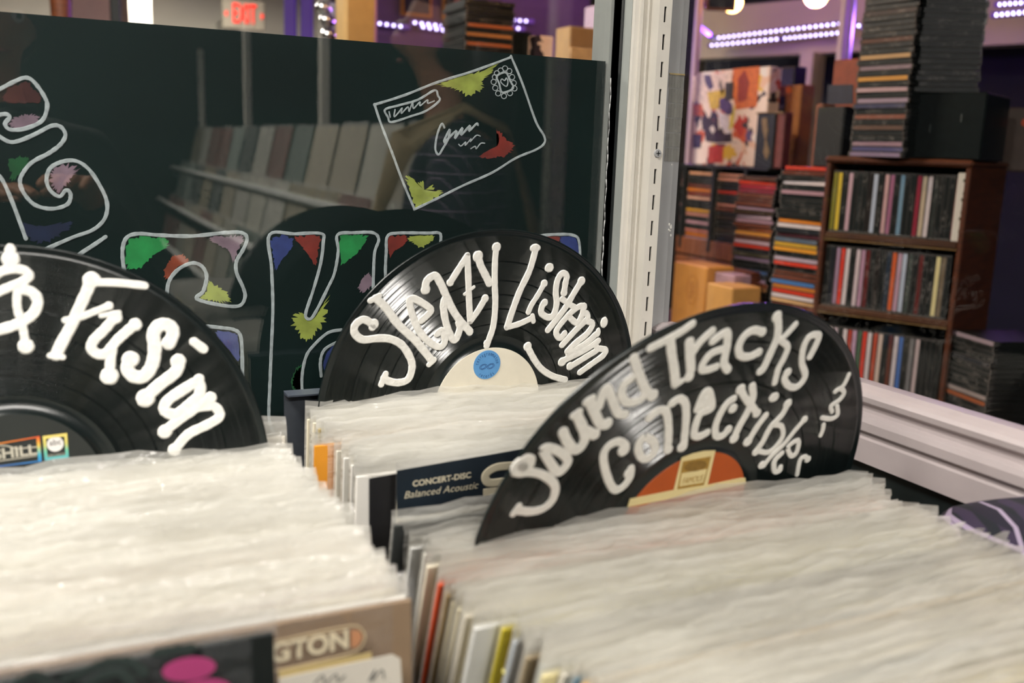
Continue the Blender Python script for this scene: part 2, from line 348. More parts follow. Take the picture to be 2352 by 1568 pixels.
# ================================================================ STRUCTURE
def struct(name, b, m, parent=None): return tag(link(name, b.mesh(name, m), parent), kind='structure')
struct('floor', MB().box(-4, 7, -6.6, 8.2, -.05, 0), floor_m)
struct('ceiling', MB().box(-4, 7, -6.6, 8.2, 2.6, 2.65), ceil_m)
struct('wall_back', MB().box(-4, 7, 8, 8.2, 0, 2.6), white_wall)
struct('wall_right', MB().box(6.9, 7, -6.5, 8, 0, 2.6), dark_wall)
struct('wall_left', MB().box(-4, -3.9, -6.5, 8, 0, 2.6), dark_wall)
struct('wall_outer', MB().box(-3.9, 6.9, -6.6, -6.5, 0, 2.6), dark_wall)
struct('wall_front', MB().box(-3.9, -1.25, .84, .92, 0, 2.6).box(-1.25, .56, .86, .92, 0, .88).box(-1.25, .56, .84, .92, 2.3, 2.6), dark_wall)
struct('wall_side', MB().box(.556, .574, .36, .80, 0, 1.128).box(.556, .574, .36, .80, 2.3, 2.6).box(.56, 6.9, .28, .36, 0, .95).box(.56, 6.9, .28, .36, 2.35, 2.6), mat('black_panel', (.006, .010, .010), .5, noise=.3, nscale=10))

# ---- left window: pane, gasket, bead, frame
def xo(x, Y, y=400): return onY(x, y, Y).x
GY = .840
xg = xo(1402, GY)
win = tag(link('window_1', None), kind='structure')
link('pane', MB().box(-1.25, xg, GY, GY+.006, .88, 2.3).mesh('pane', pane1), win)
b = MB()
for k in range(40):
    z0 = 1.10+k*.008; 
    if z0 > 1.42: break
    b.cyl((xo(1396, GY-.001)+.0005*math.sin(k*1.7)-.002*(k/40), GY-.0012, z0), (xo(1396, GY-.001)+.0005*math.sin((k+1)*1.7)-.002*((k+1)/40), GY-.0012, z0+.008), .0003+.0003*random.random(), n=8)
link('silicone_bead', b.mesh('silicone_bead', caulk, True), win)
xs0, xs1, xr1 = xo(1407, .834), xo(1434, .815), xo(1486, .806)
link('gasket', MB().box(xg-.0005, xs0, .830, .85, .88, 2.3).mesh('gasket', rubber), win)
link('back_stop', MB().box(xo(1386, .846), xg+.004, .8475, .88, .88, 2.3).mesh('back_stop', satin), win)
link('frame_return', MB().extr([(xs0, .834), (xs0+.0012, .8335), (xs1-.001, .8160), (xs1, .8165), (xs1, .87), (xs0, .87)], lambda u, v, t: (u, v, t), .88, 2.3).mesh('frame_return', satin), win)
link('window_head', MB().box(-1.25, xg, .83, .87, 2.26, 2.3).mesh('window_head', alu), win)
link('window_jamb', MB().box(-1.25, -1.2, .83, .87, .88, 2.3).mesh('window_jamb', alu), win)

# ---- corner post with vertical ridges
def px(x, Y): return xo(x, Y)
prof = [(xs1, .87), (xs1, .816), (px(1437, .814), .8135), (px(1448, .813), .8130), (px(1450, .811), .8105), (px(1456, .811), .8105), (px(1458, .813), .8130), (px(1463, .813), .8130), (px(1465, .810), .8095), (px(1469, .810), .8095), (px(1471, .812), .8120), (px(1481, .812), .8120), (px(1484, .808), .8080), (px(1488, .808), .8080), (px(1488, .808)+.001, .812), (px(1554, .812), .812), (px(1554, .812), .87)]
struct('trim_1', MB().extr(prof, lambda u, v, t: (u, v, t), 0, 2.6), alu)
# grey face of the post beyond the slotted upright
post_r = px(1554, .812)
struct('trim_2', MB().box(px(1512, .811), post_r, .8095, .8118, .0, 2.6), grey_steel)

# ---- slotted shelf upright, each slot a real opening
up = thing('shelf_upright', 'light painted slotted shelf upright fixed to the corner post', 'shelf upright', T(0, 0, 0))
ux0, ux1, us = px(1491, .799), px(1519, .799), px(1504.5, .799)
b = MB(); zc = onY(1504, 405, .799).z; pitch = .0247; y0, y1 = .7985, .8005
SL, SWD = .0140, .0013
zs = [zc+k*pitch for k in range(-22, 22)]
b.box(ux0, us-SWD, y0, y1, zs[0]-.03, zs[-1]+.03); b.box(us+SWD, ux1, y0, y1, zs[0]-.03, zs[-1]+.03)
prev = zs[0]-.03
for z in zs:
    b.box(us-SWD, us+SWD, y0, y1, prev, z-SL/2); prev = z+SL/2
b.box(us-SWD, us+SWD, y0, y1, prev, zs[-1]+.03)
link('face', b.mesh('face', alu), up)
link('side_flange', MB().box(ux0, ux0+.0015, y1, .812, zs[0]-.03, zs[-1]+.03).mesh('side_flange', alu), up)
link('side_flange', MB().box(ux1-.0015, ux1, y1, .812, zs[0]-.03, zs[-1]+.03).mesh('side_flange', grey_steel), up)
link('back_channel', MB().box(ux0+.0015, ux1-.0015, .810, .8115, zs[0]-.03, zs[-1]+.03).mesh('back_channel', rubber), up)
sp = onY(1509, 352, .798); s_ = MB().cyl((us+.001, .7985, sp.z), (us+.001, .7972, sp.z), .0042, .0036, n=18)
so = link('screw', s_.mesh('screw', grey_steel), up)
link('screw_slot', MB().box(us+.001-.0022, us+.001+.0022, .7969, .7973, sp.z-.0004, sp.z+.0004).box(us+.001-.0004, us+.001+.0004, .7969, .7973, sp.z-.0022, sp.z+.0022).mesh('screw_slot', rubber), so)
# strips of old clear tape on the grey face
tp = film_mat('old_tape', .35, .12, '#b9b7ae')
za, zb = onY(1540, 168, .809).z, onY(1535, 372, .809).z
tape = thing('tape_strip', 'row of old clear tape pieces stuck on the grey side of the post', 'tape', T((px(1522, .809)+post_r)/2, .809, zb))
hw = (post_r-px(1524, .809))/2
for k in range(6):
    h = (za-zb)/6; j = random.uniform(-.0008, .0008)
    m_ = MB(); 
    for q in range(5):
        x0 = -hw+.0004+j+q*(2*hw-.0004)/5; m_.box(x0, x0+(2*hw-.0004)/5, -.0003-.0003*random.random(), .0001, k*h+.0006, (k+1)*h-.0002)
    link('tape_piece', m_.mesh('tape_piece', tp), tape)
link('torn_edge', MB().box(-hw, hw, -.0007, .0, (za-zb)-.0012, za-zb+.0002).mesh('torn_edge', mat('yellowed_paper', '#a89468', .7, noise=.2)), tape)
for (cx, cy, r) in ((1537, 515, .0011), (1541, 520, .0013), (1539, 530, .0009), (1541, 540, .0008), (1536, 527, .0006), (1543, 378, .0006)):
    p = onY(cx, cy, .8092); n = 9; ring = []
    for k in range(n):
        t = 2*math.pi*k/n; q = r*random.uniform(.6, 1.3); ring.append((p.x+q*math.cos(t), p.z+q*1.5*math.sin(t)))
    link('paint_chip', MB().extr(ring, lambda u, v, t: (u, t, v), .8095, .8091).mesh('paint_chip', mat('chip_white', '#e8e6de', .7, noise=.05)), up)

# ---- right-hand window: sill profile, pane
win2 = tag(link('window_2', None), kind='structure')
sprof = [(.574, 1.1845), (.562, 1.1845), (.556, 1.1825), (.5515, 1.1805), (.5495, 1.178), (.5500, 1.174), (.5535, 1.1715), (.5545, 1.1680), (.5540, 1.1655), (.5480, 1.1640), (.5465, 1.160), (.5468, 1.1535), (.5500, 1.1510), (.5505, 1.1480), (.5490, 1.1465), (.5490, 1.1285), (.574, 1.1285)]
link('window_sill', MB().extr(sprof, lambda u, v, t: (u, t, v), .36, .8095).mesh('window_sill', mat('shaded_sill_paint', '#a99e9e', .45, noise=.07, nscale=25, bump=.03)), win2)  # darker pinkish-grey base colour stands for the dimmer light on the sill
link('pane', MB().box(.563, .569, .36, .81, 1.182, 2.3).mesh('pane', pane2), win2)
win3 = tag(link('window_3', None), kind='structure')
link('pane', MB().box(.58, 6.9, .32, .326, .95, 2.35).mesh('pane', pane2), win3)
link('bottom_rail', MB().box(.58, 6.9, .30, .345, .95, .98).mesh('bottom_rail', alu), win3)
link('window_head', MB().box(.555, .574, .36, .81, 2.26, 2.3).mesh('window_head', alu), win2)

# ---- white support post standing out in the aisle (seen mirrored in the glass)
pt = thing('support_post', 'slim white support post standing in the aisle', 'post', T(.93, -.06, 0))
link('shaft', MB().cbox(-.018, .018, -.018, .018, .02, 2.6, .004).mesh('shaft', white_wall), pt)
link('foot_plate', MB().cbox(-.05, .05, -.05, .05, 0, .02, .003).mesh('foot_plate', steel), pt)

# ================================================================ CHALK-ART BLACKBOARD
PY = .8565
panel_top = onY(700, 84, .8505).z
br = xo(1391, .8505, 138)
bd = thing('chalk_art_board', 'black board behind the window glass covered in painted outline lettering and an envelope drawing', 'sign board', frame(Vector((-.4, .8505, panel_top-.62)), Vector((1, 0, 0)), Vector((0, 0, 1)), Vector((0, -1, 0))))
link('board', MB().box(-.8, br+.4, 0, .62, -.006, 0).mesh('board', black_board), bd)
def b2(x, y):
    p = onY(x, y, .8505); return (p.x+.4, p.z-(panel_top-.62))
PXM = .84*1.05/FPX      # metres per photo pixel on the board
chalk = mat('pale_chalk_marker', '#a9b4b6', .7, noise=.25, nscale=220)
chalk_y = {'green': '#1f8a46', 'pink': '#7f6c79', 'red': '#7c2a20', 'lime': '#9aa84a', 'blue': '#2e3f7d', 'purple': '#33262f', 'maroon': '#3a1a18', 'brick': '#8a3f25', 'slate': '#4a568e', 'deepgreen': '#0b4a25', 'navy': '#0e1d3a'}
def pm(k): return mat('chalk_'+k, chalk_y[k], .75, noise=.3, nscale=60)
class Cr:
    def __init__(s, x0, y0, sc): s.x0, s.y0, s.sc = x0, y0, sc
    def __call__(s, pts): return [(s.x0+x/s.sc, s.y0+y/s.sc) for x, y in pts]
Q0, Q1, Q4, Q5, QE = Cr(0, 0, 1), Cr(0, 0, 3.357), Cr(0, 500, 2.613), Cr(600, 500, 2.613), Cr(840, 110, 4.0205)
def outline(name, cr, paths, wpx=11, closed=False, parent=None):
    mb = MB()
    for p in paths:
        cl = closed or p[0] == p[-1]
        q = [b2(*v) for v in cr(p)]
        stroke(mb, q[:-1] if cl and p[0] == p[-1] else q, wpx*.88/cr.sc*PXM if cr.sc > 1 else wpx*PXM, .0003, closed=cl, jit=.12, z0=.0003)
    return link(name, mb.mesh(name, chalk), parent or bd)
def fill(k, cr, poly, fray=.12, parent=None):
    mb = MB(); fray *= 1.4; patch(mb, [b2(*v) for v in cr(poly)], .0002, fray=fray); return link('paint_patch', mb.mesh('paint_patch', pm(k)), parent or bd)
# swirl letter at the far left
o = outline('painted_letter', Q1, [[(-60, 720), (110, 630), (200, 600), (265, 635), (340, 740), (365, 820), (325, 930), (200, 990), (80, 1000), (40, 955), (75, 905), (40, 880), (-60, 900)], [(-60, 1010), (60, 1090), (150, 1085), (280, 1030), (400, 970), (470, 980), (505, 1040), (470, 1110), (380, 1180), (250, 1250), (180, 1330), (155, 1400), (185, 1490), (270, 1580), (400, 1610), (520, 1575), (545, 1500), (510, 1465), (460, 1515), (390, 1470), (360, 1390), (385, 1300), (470, 1250), (580, 1240), (680, 1300), (770, 1430), (825, 1560), (810, 1680), (720, 1770), (560, 1830), (330, 1930)], [(-40, 1330), (20, 1390), (100, 1568), (200, 1840)], [(610, 1960), (720, 1890), (815, 1825)]], 30)
fill('maroon', Q1, [(30, 700), (200, 630), (300, 720), (320, 790), (150, 800), (40, 790)], .1, o); fill('pink', Q1, [(60, 960), (100, 905), (190, 880), (290, 885), (310, 930), (220, 985), (110, 1000)], .14, o)
fill('pink', Q1, [(370, 1380), (400, 1290), (500, 1255), (610, 1290), (580, 1340), (540, 1400), (500, 1440), (450, 1490), (390, 1450)], .16, o); fill('deepgreen', Q1, [(70, 1230), (180, 1200), (230, 1240), (160, 1330), (90, 1400)], .15, o); fill('navy', Q1, [(110, 1700), (300, 1740), (600, 1700), (500, 1800), (350, 1880), (220, 1860)], .15, o)
# the E-like letter
o = outline('painted_letter', Q4, [[(745, 320), (735, 200), (760, 120), (830, 96), (960, 105), (1150, 110), (1350, 90), (1450, 90), (1483, 125), (1460, 190), (1420, 260), (1420, 330), (1460, 420), (1470, 480), (1430, 530), (1300, 520), (1180, 485), (1220, 440), (1240, 350), (1210, 290), (1150, 272), (1070, 310), (1015, 380), (1000, 470)], [(1240, 650), (1330, 660), (1400, 670), (1440, 700), (1452, 780), (1456, 950)]], 24)
fill('green', Q4, [(752, 300), (750, 200), (790, 115), (900, 110), (1015, 118), (1000, 180), (930, 220), (850, 300), (790, 312)], .08, o); fill('pink', Q4, [(1240, 112), (1360, 108), (1455, 100), (1462, 140), (1430, 200), (1405, 280), (1370, 200), (1300, 160)], .13, o)
fill('brick', Q4, [(1000, 270), (1050, 220), (1110, 225), (1130, 265), (1060, 300), (1010, 370), (980, 350)], .12, o); fill('lime', Q4, [(1195, 485), (1235, 440), (1245, 360), (1290, 400), (1350, 430), (1390, 495), (1340, 512), (1260, 505)], .16, o); fill('slate', Q4, [(1290, 685), (1400, 690), (1430, 720), (1435, 860), (1380, 800)], .05, o)
# the K-like letter
o = outline('painted_letter', Q5, [[(185, 1322), (130, 1330), (90, 1310), (60, 1260), (46, 1180), (52, 1000), (60, 800), (70, 540), (62, 300), (50, 102), (200, 97), (360, 95), (372, 150), (355, 280), (310, 440), (270, 560), (270, 600), (300, 603), (340, 540), (400, 420), (440, 330), (462, 200), (458, 102), (560, 90), (670, 90), (705, 130), (682, 200), (675, 290), (672, 420)], [(480, 672), (400, 690), (320, 760), (270, 830), (245, 950), (248, 1080)], [(450, 748), (380, 790), (355, 860), (360, 950)]], 22)
fill('blue', Q5, [(62, 112), (190, 108), (180, 190), (120, 260), (85, 320), (68, 240)], .1, o); fill('red', Q5, [(200, 110), (352, 106), (350, 180), (330, 290), (290, 240), (240, 170)], .1, o); fill('green', Q5, [(468, 104), (560, 102), (640, 110), (600, 190), (540, 240), (480, 280)], .09, o)
fill('lime', Q5, [(180, 600), (230, 560), (265, 600), (320, 600), (370, 530), (400, 480), (400, 600), (340, 690), (270, 740), (210, 690)], .17, o); fill('pink', Q5, [(580, 420), (620, 340), (665, 340), (668, 400), (620, 450)], .15, o); fill('deepgreen', Q5, [(180, 960), (240, 880), (240, 1060), (200, 1060)], .1, o); fill('green', Q5, [(185, 960), (240, 880), (242, 1050), (205, 1040)], .16, o)
fill('blue', Q5, [(372, 870), (400, 800), (450, 760), (450, 900), (385, 920)], .05, o); fill('purple', Q5, [(70, 1210), (180, 1230), (185, 1310), (110, 1315)], .1, o)
o = outline('painted_letter', Q5, [[(745, 420), (745, 310), (750, 200), (757, 112), (820, 92), (1000, 92), (1060, 90), (1078, 112), (1070, 200)]], 22)
fill('red', Q5, [(758, 112), (880, 108), (850, 170), (800, 200), (770, 240), (757, 180)], .1, o); fill('lime', Q5, [(880, 112), (980, 105), (1050, 108), (1020, 150), (960, 180), (900, 150)], .12, o)
o = outline('painted_letter', Q5, [[(1640, 112), (1760, 100), (1870, 105), (1908, 150), (1915, 340)]], 22)
fill('red', Q5, [(1650, 118), (1790, 112), (1780, 145), (1690, 160)], .08, o); fill('blue', Q5, [(1790, 114), (1870, 114), (1900, 150), (1905, 290), (1820, 200)], .06, o)
# the envelope
ev = outline('painted_envelope', QE, [[(78, 525), (350, 440), (660, 318), (1000, 212), (1345, 85)], [(1340, 75), (1450, 340), (1570, 680), (1645, 810), (1648, 880), (1570, 940), (1380, 1020), (1170, 1150), (900, 1270), (680, 1380), (448, 1492)], [(450, 1490), (340, 1230), (240, 960), (140, 700), (80, 520)]], 27)
outline('return_address_box', QE, [[(178, 570), (300, 532), (480, 480), (635, 392), (665, 440), (678, 490), (560, 580), (420, 630), (238, 685), (205, 640), (178, 570)]], 24, parent=ev)
outline('scribble', QE, [[(215, 590), (225, 640)], [(270, 570), (262, 635), (300, 600), (335, 555), (328, 605), (390, 545), (400, 588), (432, 500), (440, 560), (500, 498), (500, 535), (570, 480), (572, 512), (632, 490)]], 15, parent=ev)
outline('scribble', QE, [[(725, 735), (700, 702), (660, 800), (642, 930), (672, 985), (710, 930), (760, 840), (775, 752), (722, 872), (835, 765), (822, 835), (893, 738), (880, 805), (962, 718), (952, 768), (1022, 700), (1035, 712)]], 24, parent=ev)
outline('scribble', QE, [[(858, 890), (880, 905), (922, 868), (918, 900), (972, 838), (962, 868), (1020, 808), (1056, 815)], [(970, 930), (1010, 908), (1020, 930), (1060, 882), (1098, 880)]], 13, parent=ev)
outline('stamp_frame', QE, [[(1210, 262), (1290, 228), (1330, 300), (1360, 372), (1262, 412), (1232, 330), (1210, 262)]], 22, parent=ev)
outline('stamp_heart', QE, [[(1296, 356), (1248, 318), (1255, 288), (1282, 302), (1298, 278), (1312, 315), (1296, 356)]], 14, parent=ev)
sc_c = [(1210, 235), (1245, 210), (1285, 190), (1325, 215), (1350, 270), (1365, 325), (1372, 375), (1330, 418), (1275, 445), (1222, 420), (1195, 370), (1180, 315), (1192, 270)]
outline('stamp_scallops', QE, [[(x+24*math.cos(t), y+24*math.sin(t)) for t in [k*math.pi/4 for k in range(9)]] for x, y in sc_c], 10, True, parent=ev)
fill('lime', QE, [(650, 350), (700, 312), (860, 265), (1100, 195), (1225, 145), (1160, 230), (1095, 300), (1080, 385), (940, 450), (870, 400), (800, 390)], .12, ev); fill('lime', QE, [(362, 1185), (430, 1195), (470, 1245), (530, 1225), (545, 1310), (620, 1262), (640, 1325), (708, 1312), (690, 1370), (560, 1440), (455, 1478), (400, 1340)], .1, ev)
fill('red', QE, [(1205, 745), (1280, 810), (1368, 900), (1330, 985), (1200, 1020), (1070, 1028), (1050, 1000), (1140, 940), (1215, 900), (1235, 820)], .1, ev)
# ================================================================ RECORD BINS
SZ = .827                                   # level the sleeves stand on
tb = thing('record_table', 'black wooden table carrying the record bins', 'table', T(.16, .45, 0))
link('table_top', MB().cbox(-.42, .38, -.42, .36, .77, .80, .003).mesh('table_top', bin_black), tb)
for sx in (-.38, .34):
    for sy in (-.38, .32): link('leg', MB().cbox(sx-.025, sx+.025, sy-.025, sy+.025, 0, .77, .003).mesh('leg', bin_black), tb)
def record_bin(x0, x1, ya, yb, zh, label):
    t = thing('record_bin', label, 'record bin', T((x0+x1)/2, (ya+yb)/2, .80), 'wooden record bins'); hx, hy = (x1-x0)/2, (yb-ya)/2
    link('base', MB().box(-hx, hx, -hy, hy, 0, .025).mesh('base', bin_black), t)
    for s in (-1, 1):
        link('side_panel', MB().cbox(s*hx-.004, s*hx+.004, -hy, hy, 0, zh, .001).mesh('side_panel', bin_black), t)
        link('end_panel', MB().cbox(-hx+.005, hx-.005, s*hy-.004, s*hy+.004, 0, zh if s > 0 else .2, .001).mesh('end_panel', bin_black), t)
record_bin(.166, .522, .08, .79, .25, 'black wooden bin holding the right row of records below the sound tracks disc')
record_bin(-.200, .156, .08, .79, .25, 'black wooden bin holding the left row of records below the fusion disc')
# clear plastic divider with a folded lip behind the second disc
dv = thing('bin_divider', 'grey translucent plastic divider standing behind the sleazy listening disc', 'divider', T(.335, .772, SZ))
link('sheet', MB().box(-.162, .16, -.001, .001, 0, .322).mesh('sheet', mat('smoke_plastic', '#3c4046', .25, noise=.2)), dv)
link('lip', MB().extr([(-.001, .322), (-.014, .3225), (-.0145, .324), (.001, .3245)], lambda u, v, t: (t, u, v), -.162, -.05).mesh('lip', mat('smoke_plastic_lip', '#59606c', .25, noise=.2)), dv)

def box_jacket():
    b = MB(); b.cbox(-.1575, .1575, -.0016, .0016, 0, .315, .0005)
    return b.mesh('jacket', card)
jacket_me = box_jacket()
def film_mesh(seed, m):
    """outer polythene sleeve: front and back sheets, open wavy top standing proud of the jacket"""
    r = random.Random(seed); b = MB(); nx = 20; top = .318+r.uniform(.005, .013); ph = [r.uniform(0, 6.28) for _ in range(6)]; am = [r.uniform(.3, 1) for _ in range(3)]
    def wav(u): return (.0013*am[0]*math.sin(5*u+ph[0])+.0009*am[1]*math.sin(13*u+ph[1])+.0006*am[2]*math.sin(31*u+ph[2]))
    def hgt(u): return .0012*math.sin(4*u+ph[3])+.0008*math.sin(17*u+ph[4])
    for s, dz in ((-1, -.0035), (1, 0)):
        i = len(b.v)
        rows = [(0, 0), (.16, .1), (.285, .3), (.310, .55), (top-.004+dz, .9), (top+dz, 1.2)]
        for z, k in rows:
            for q in range(nx+1):
                u = q/nx; x = (u-.5)*.318
                edge = min(1, min(u, 1-u)*60)
                b.v.append((x, s*(.0004+.0017*edge)+wav(u*3)*k*edge+(.0026*(.5+.5*math.sin(9*u+ph[5])) if k > 1 else 0), z+hgt(u*3)*k*k))
        for a in range(len(rows)-1):
            for q in range(nx): j = i+a*(nx+1)+q; b.f.append((j, j+1, j+nx+2, j+nx+1)); b.m.append(0)
    return b.mesh('plastic_cover', m, True)
films = [film_mesh(k, film) for k in range(9)]; film_clear = film_mesh(50, film2)
SL_N = [0]
def sleeve(xc, base, top, col, label, group, clear=False, yaw=0, z=SZ, dz=0):
    th = math.atan2(top-base, .318)
    M = T(xc, base, z+dz) @ Matrix.Rotation(yaw, 4, 'Z') @ Matrix.Rotation(-th, 4, 'X')
    t = thing('record_sleeve', label, 'record sleeve', M, group)
    j = link('jacket', jacket_me, t, color=col)
    f = link('plastic_cover', film_clear if clear else films[SL_N[0] % len(films)], t); SL_N[0] += 1
    return t
WH = ['#efe9dc', '#e9e2d2', '#f2eee6', '#ded6c4', '#e6e4de', '#d9d3c6', '#efe6cf', '#dcdcdc']
def pick(extra=(), p=.25): return lin(random.choice(extra)) if extra and random.random() < p else lin(random.choice(WH))
# --- right row, back group (behind the sound tracks disc)
RX = .3385
GB = 'sleeved records between the two right-hand discs'
cols = {2: '#d8cfae', 5: '#b7a77c', 10: '#e79a2c', 11: '#d7d2c4', 15: '#cfc6ae', 17: '#2a2a2c', 18: '#8f8a80'}
NB = 20
for k in range(NB):
    f = k/(NB-1); bs = .757+(.600-.757)*f; tp_ = .729+(.577-.729)*f
    lab = {10: 'record sleeve with an orange and yellow side standing in the right row', 17: 'record sleeve with a black side just behind the concert-disc jacket'}.get(k, 'plastic-covered pale record sleeve, %s in front of the sleazy listening disc' % nth(k))
    s = sleeve(RX+random.uniform(-.003, .003)+{10: -.012, 11: -.004, 19: -.009}.get(k, 0), bs, tp_, lin(cols.get(k, random.choice(WH))), lab, None if k in (10, 17) else GB, yaw=random.uniform(-.004, .004), dz=random.uniform(-.003, .002))
    if k == 10:
        link('orange_wedge', MB().extr([(0, .0), (0, .18), (-.006, .145), (-.006, 0)], lambda u, v, t: (-.1579+t, u*.3+.001, v+.10), -.0002, .0).mesh('orange_wedge', mat('orange_ink', '#e2560f', .5, noise=.1)), s)
    if k == 5:
        text_obj('spine_lettering', 'JUBILEE', .011, mat('olive_ink', '#7d7550', .6, noise=.1), s, T(-.1592, 0, .255) @ Matrix.Rotation(math.pi/2, 4, 'Y') @ Matrix.Rotation(math.pi/2, 4, 'Z') @ Matrix.Rotation(0, 4, 'Z'), sx=.9)
# --- the concert-disc jacket
sk19 = s
cdj = sleeve(RX+.017, .592, .563, lin('#e6dcc0'), 'cream record jacket with a dark CONCERT-DISC Balanced Acoustic panel', None, clear=True)
navy = mat('navy_ink', '#1c2833', .5, noise=.15); cream = mat('cream_ink', '#e2d8bd', .5, noise=.08)
CM = cdj.matrix_world.copy() if False else (T(RX+.017, .592, SZ) @ Matrix.Rotation(-math.atan2(.563-.592, .318), 4, 'X'))
CI = CM.inverted(); cn = (CM.to_3x3() @ Vector((0, 1, 0))); cP = CM @ Vector((0, -.0034, .2))
def cl(x, y):
    q = CI @ hit(x, y, cP, cn); return q.x, q.z
def flat_print(name, pts, m, parent, fn, depth=.0003, y=-.0036):
    q = [fn(*p) for p in pts]; b = MB(); b.extr([(u, v) for u, v in q], lambda u, v, t: (u, t, v), y, y-depth); return link(name, b.mesh(name, m), parent)
flat_print('title_panel', [(911, 1190), (911, 1080), (1168, 1036), (1200, 1030), (1200, 1145)], navy, cdj, cl)
sM = sk19.matrix_basis.copy(); sI = sM.inverted(); sn = sM.to_3x3() @ Vector((0, 1, 0)); sP = sM @ Vector((0, -.0034, .2))
def s19(x, y):
    q = sI @ hit(x, y, sP, sn); return q.x, q.z
flat_print('black_panel', [(848, 1290), (848, 1098), (930, 1084), (930, 1290)], mat('black_ink', '#1d1d20', .5, noise=.2), sk19, s19)
flat_print('purple_panel', [(911, 1290), (911, 1208), (950, 1200), (950, 1290)], mat('purple_ink', '#6f5a86', .5, noise=.15), cdj, cl)
def print_text(name, s, x0, y0, x1, y1, parent, fn, m, y=-.0040, **kw):
    a = fn(x0, y0); b_ = fn(x1, y1); L = math.hypot(b_[0]-a[0], b_[1]-a[1]); me = text_mesh(s, 1.0, extrude=.0, **kw); xs = [v.co.x for v in me.vertices]; ys = [v.co.y for v in me.vertices]
    sc = L/(max(xs)-min(xs)); hs = kw.get('hs', 1); an = math.atan2(b_[1]-a[1], b_[0]-a[0]); mx = (max(xs)+min(xs))/2; my = min(ys)
    for v in me.vertices:
        X, Y = (v.co.x-mx)*sc, (v.co.y-my)*sc; v.co = ((a[0]+b_[0])/2+X*math.cos(an)-Y*math.sin(an), y-(v.co.z)*.0, (a[1]+b_[1])/2+X*math.sin(an)+Y*math.cos(an))
    me.materials.clear(); me.materials.append(m); return link(name, me, parent)
print_text('lettering', 'CONCERT-DISC', 947, 1117, 1081, 1096, cdj, cl, cream, bold=.03)
print_text('lettering', 'Balanced Acoustic', 928, 1144, 1098, 1120, cdj, cl, cream, shear=.25)
mb = MB(); stroke(mb, [(lambda q: (q[0], q[1]))(cl(*p)) for p in [(1180, 1068), (1140, 1072), (1117, 1086), (1115, 1100), (1128, 1108), (1180, 1100)]], .0058, .0002, jit=0)
mb.v = [(x, -.0040-z, y) for x, y, z in mb.v]; link('big_letter', mb.mesh('big_letter', cream), cdj)
flat_print('letter_bar', [(1109, 1122), (1109, 1138), (1150, 1130), (1150, 1116)], cream, cdj, cl, y=-.0038)
# a few loose sleeves between that jacket and the sound tracks disc
for k, (bs, tp_, c_, dz) in enumerate(((.586, .520, '#3a3d3c', -.006), (.582, .500, '#c9c9c6', -.010), (.578, .488, '#dedbd2', -.008))):
    sleeve(RX+.004*k, bs, tp_, lin(c_), ['record sleeve with a dark top edge in front of the concert-disc jacket', 'grey record sleeve right behind the sound tracks disc, the farther one', 'pale record sleeve touching the back of the sound tracks disc'][k], None, dz=dz)
# --- right row, front group
PALE = ['#e8dca8', '#c9d0d8', '#e6c8a8', '#d8b8a8', '#b8c0c4', '#e0cf90', '#cfc0a0']
GF = 'sleeved records in front of the sound tracks disc'
fc0 = {0: '#d9d6ce', 1: '#2b3a33', 2: '#e4dcc6', 3: '#cfc7b4', 4: '#d9441c', 5: '#e05a34', 6: '#b88d4a', 7: '#8d7650', 8: '#c9bd9a', 9: '#8f8468', 10: '#d4cbb0', 14: '#e6e6e2', 15: '#d8c63c', 16: '#c9b84a', 18: '#2d2a2a', 19: '#2d2a2a', 20: '#a8977a', 21: '#8a7d66', 24: '#d9d3c4', 25: '#5f7f92', 26: '#d8b27a', 29: '#e7dcae', 33: '#e07a2a', 38: '#e0cfa0', 41: '#d96a2c', 44: '#9fb4c4'}
fc = {k: v for k, v in fc0.items() if k < 27}; fc.update({40: '#e7dcae', 46: '#e07a2a', 52: '#e0cfa0', 57: '#d96a2c', 61: '#9fb4c4'})
NF = 68
for k in range(NF):
    f = k/(NF-1); bs = .566+(.225-.566)*f; tp_ = .463+(.105-.463)*f
    lab = {4: 'bright red record sleeve in the right row, second behind its twin', 5: 'orange-red record sleeve just in front of the red one in the right row', 15: 'yellow record sleeve standing in the front right row', 18: 'black record sleeve with a dotted yellow line on its side', 46: 'orange-topped record sleeve near the front of the right row', 1: 'dark green record sleeve in front of the sound tracks disc'}.get(k, 'plastic-covered record sleeve, %s in front of the sound tracks disc' % nth(k))
    lift = .0045 if k < 3 else 0
    s = sleeve(RX+random.uniform(-.004, .003)+(.012 if 15 <= k < 24 else 0)+(.02 if 24 <= k < 30 else 0), bs, tp_, (lin(fc[k]) if k in fc else pick(PALE, .4)), lab, GF if lab.startswith('plastic') else None, yaw=random.uniform(-.004, .004), dz=random.uniform(-.003, .002)+lift)
    if k == 18:
        mb = MB()
        for q in range(16): mb.sphere((-.1620, 0.001, .296-q*.012), .0016, 8, sc=(.4, 1, 1))
        link('dotted_line', mb.mesh('dotted_line', mat('yellow_dots', '#d9cf7a', .5, noise=.1)), s)
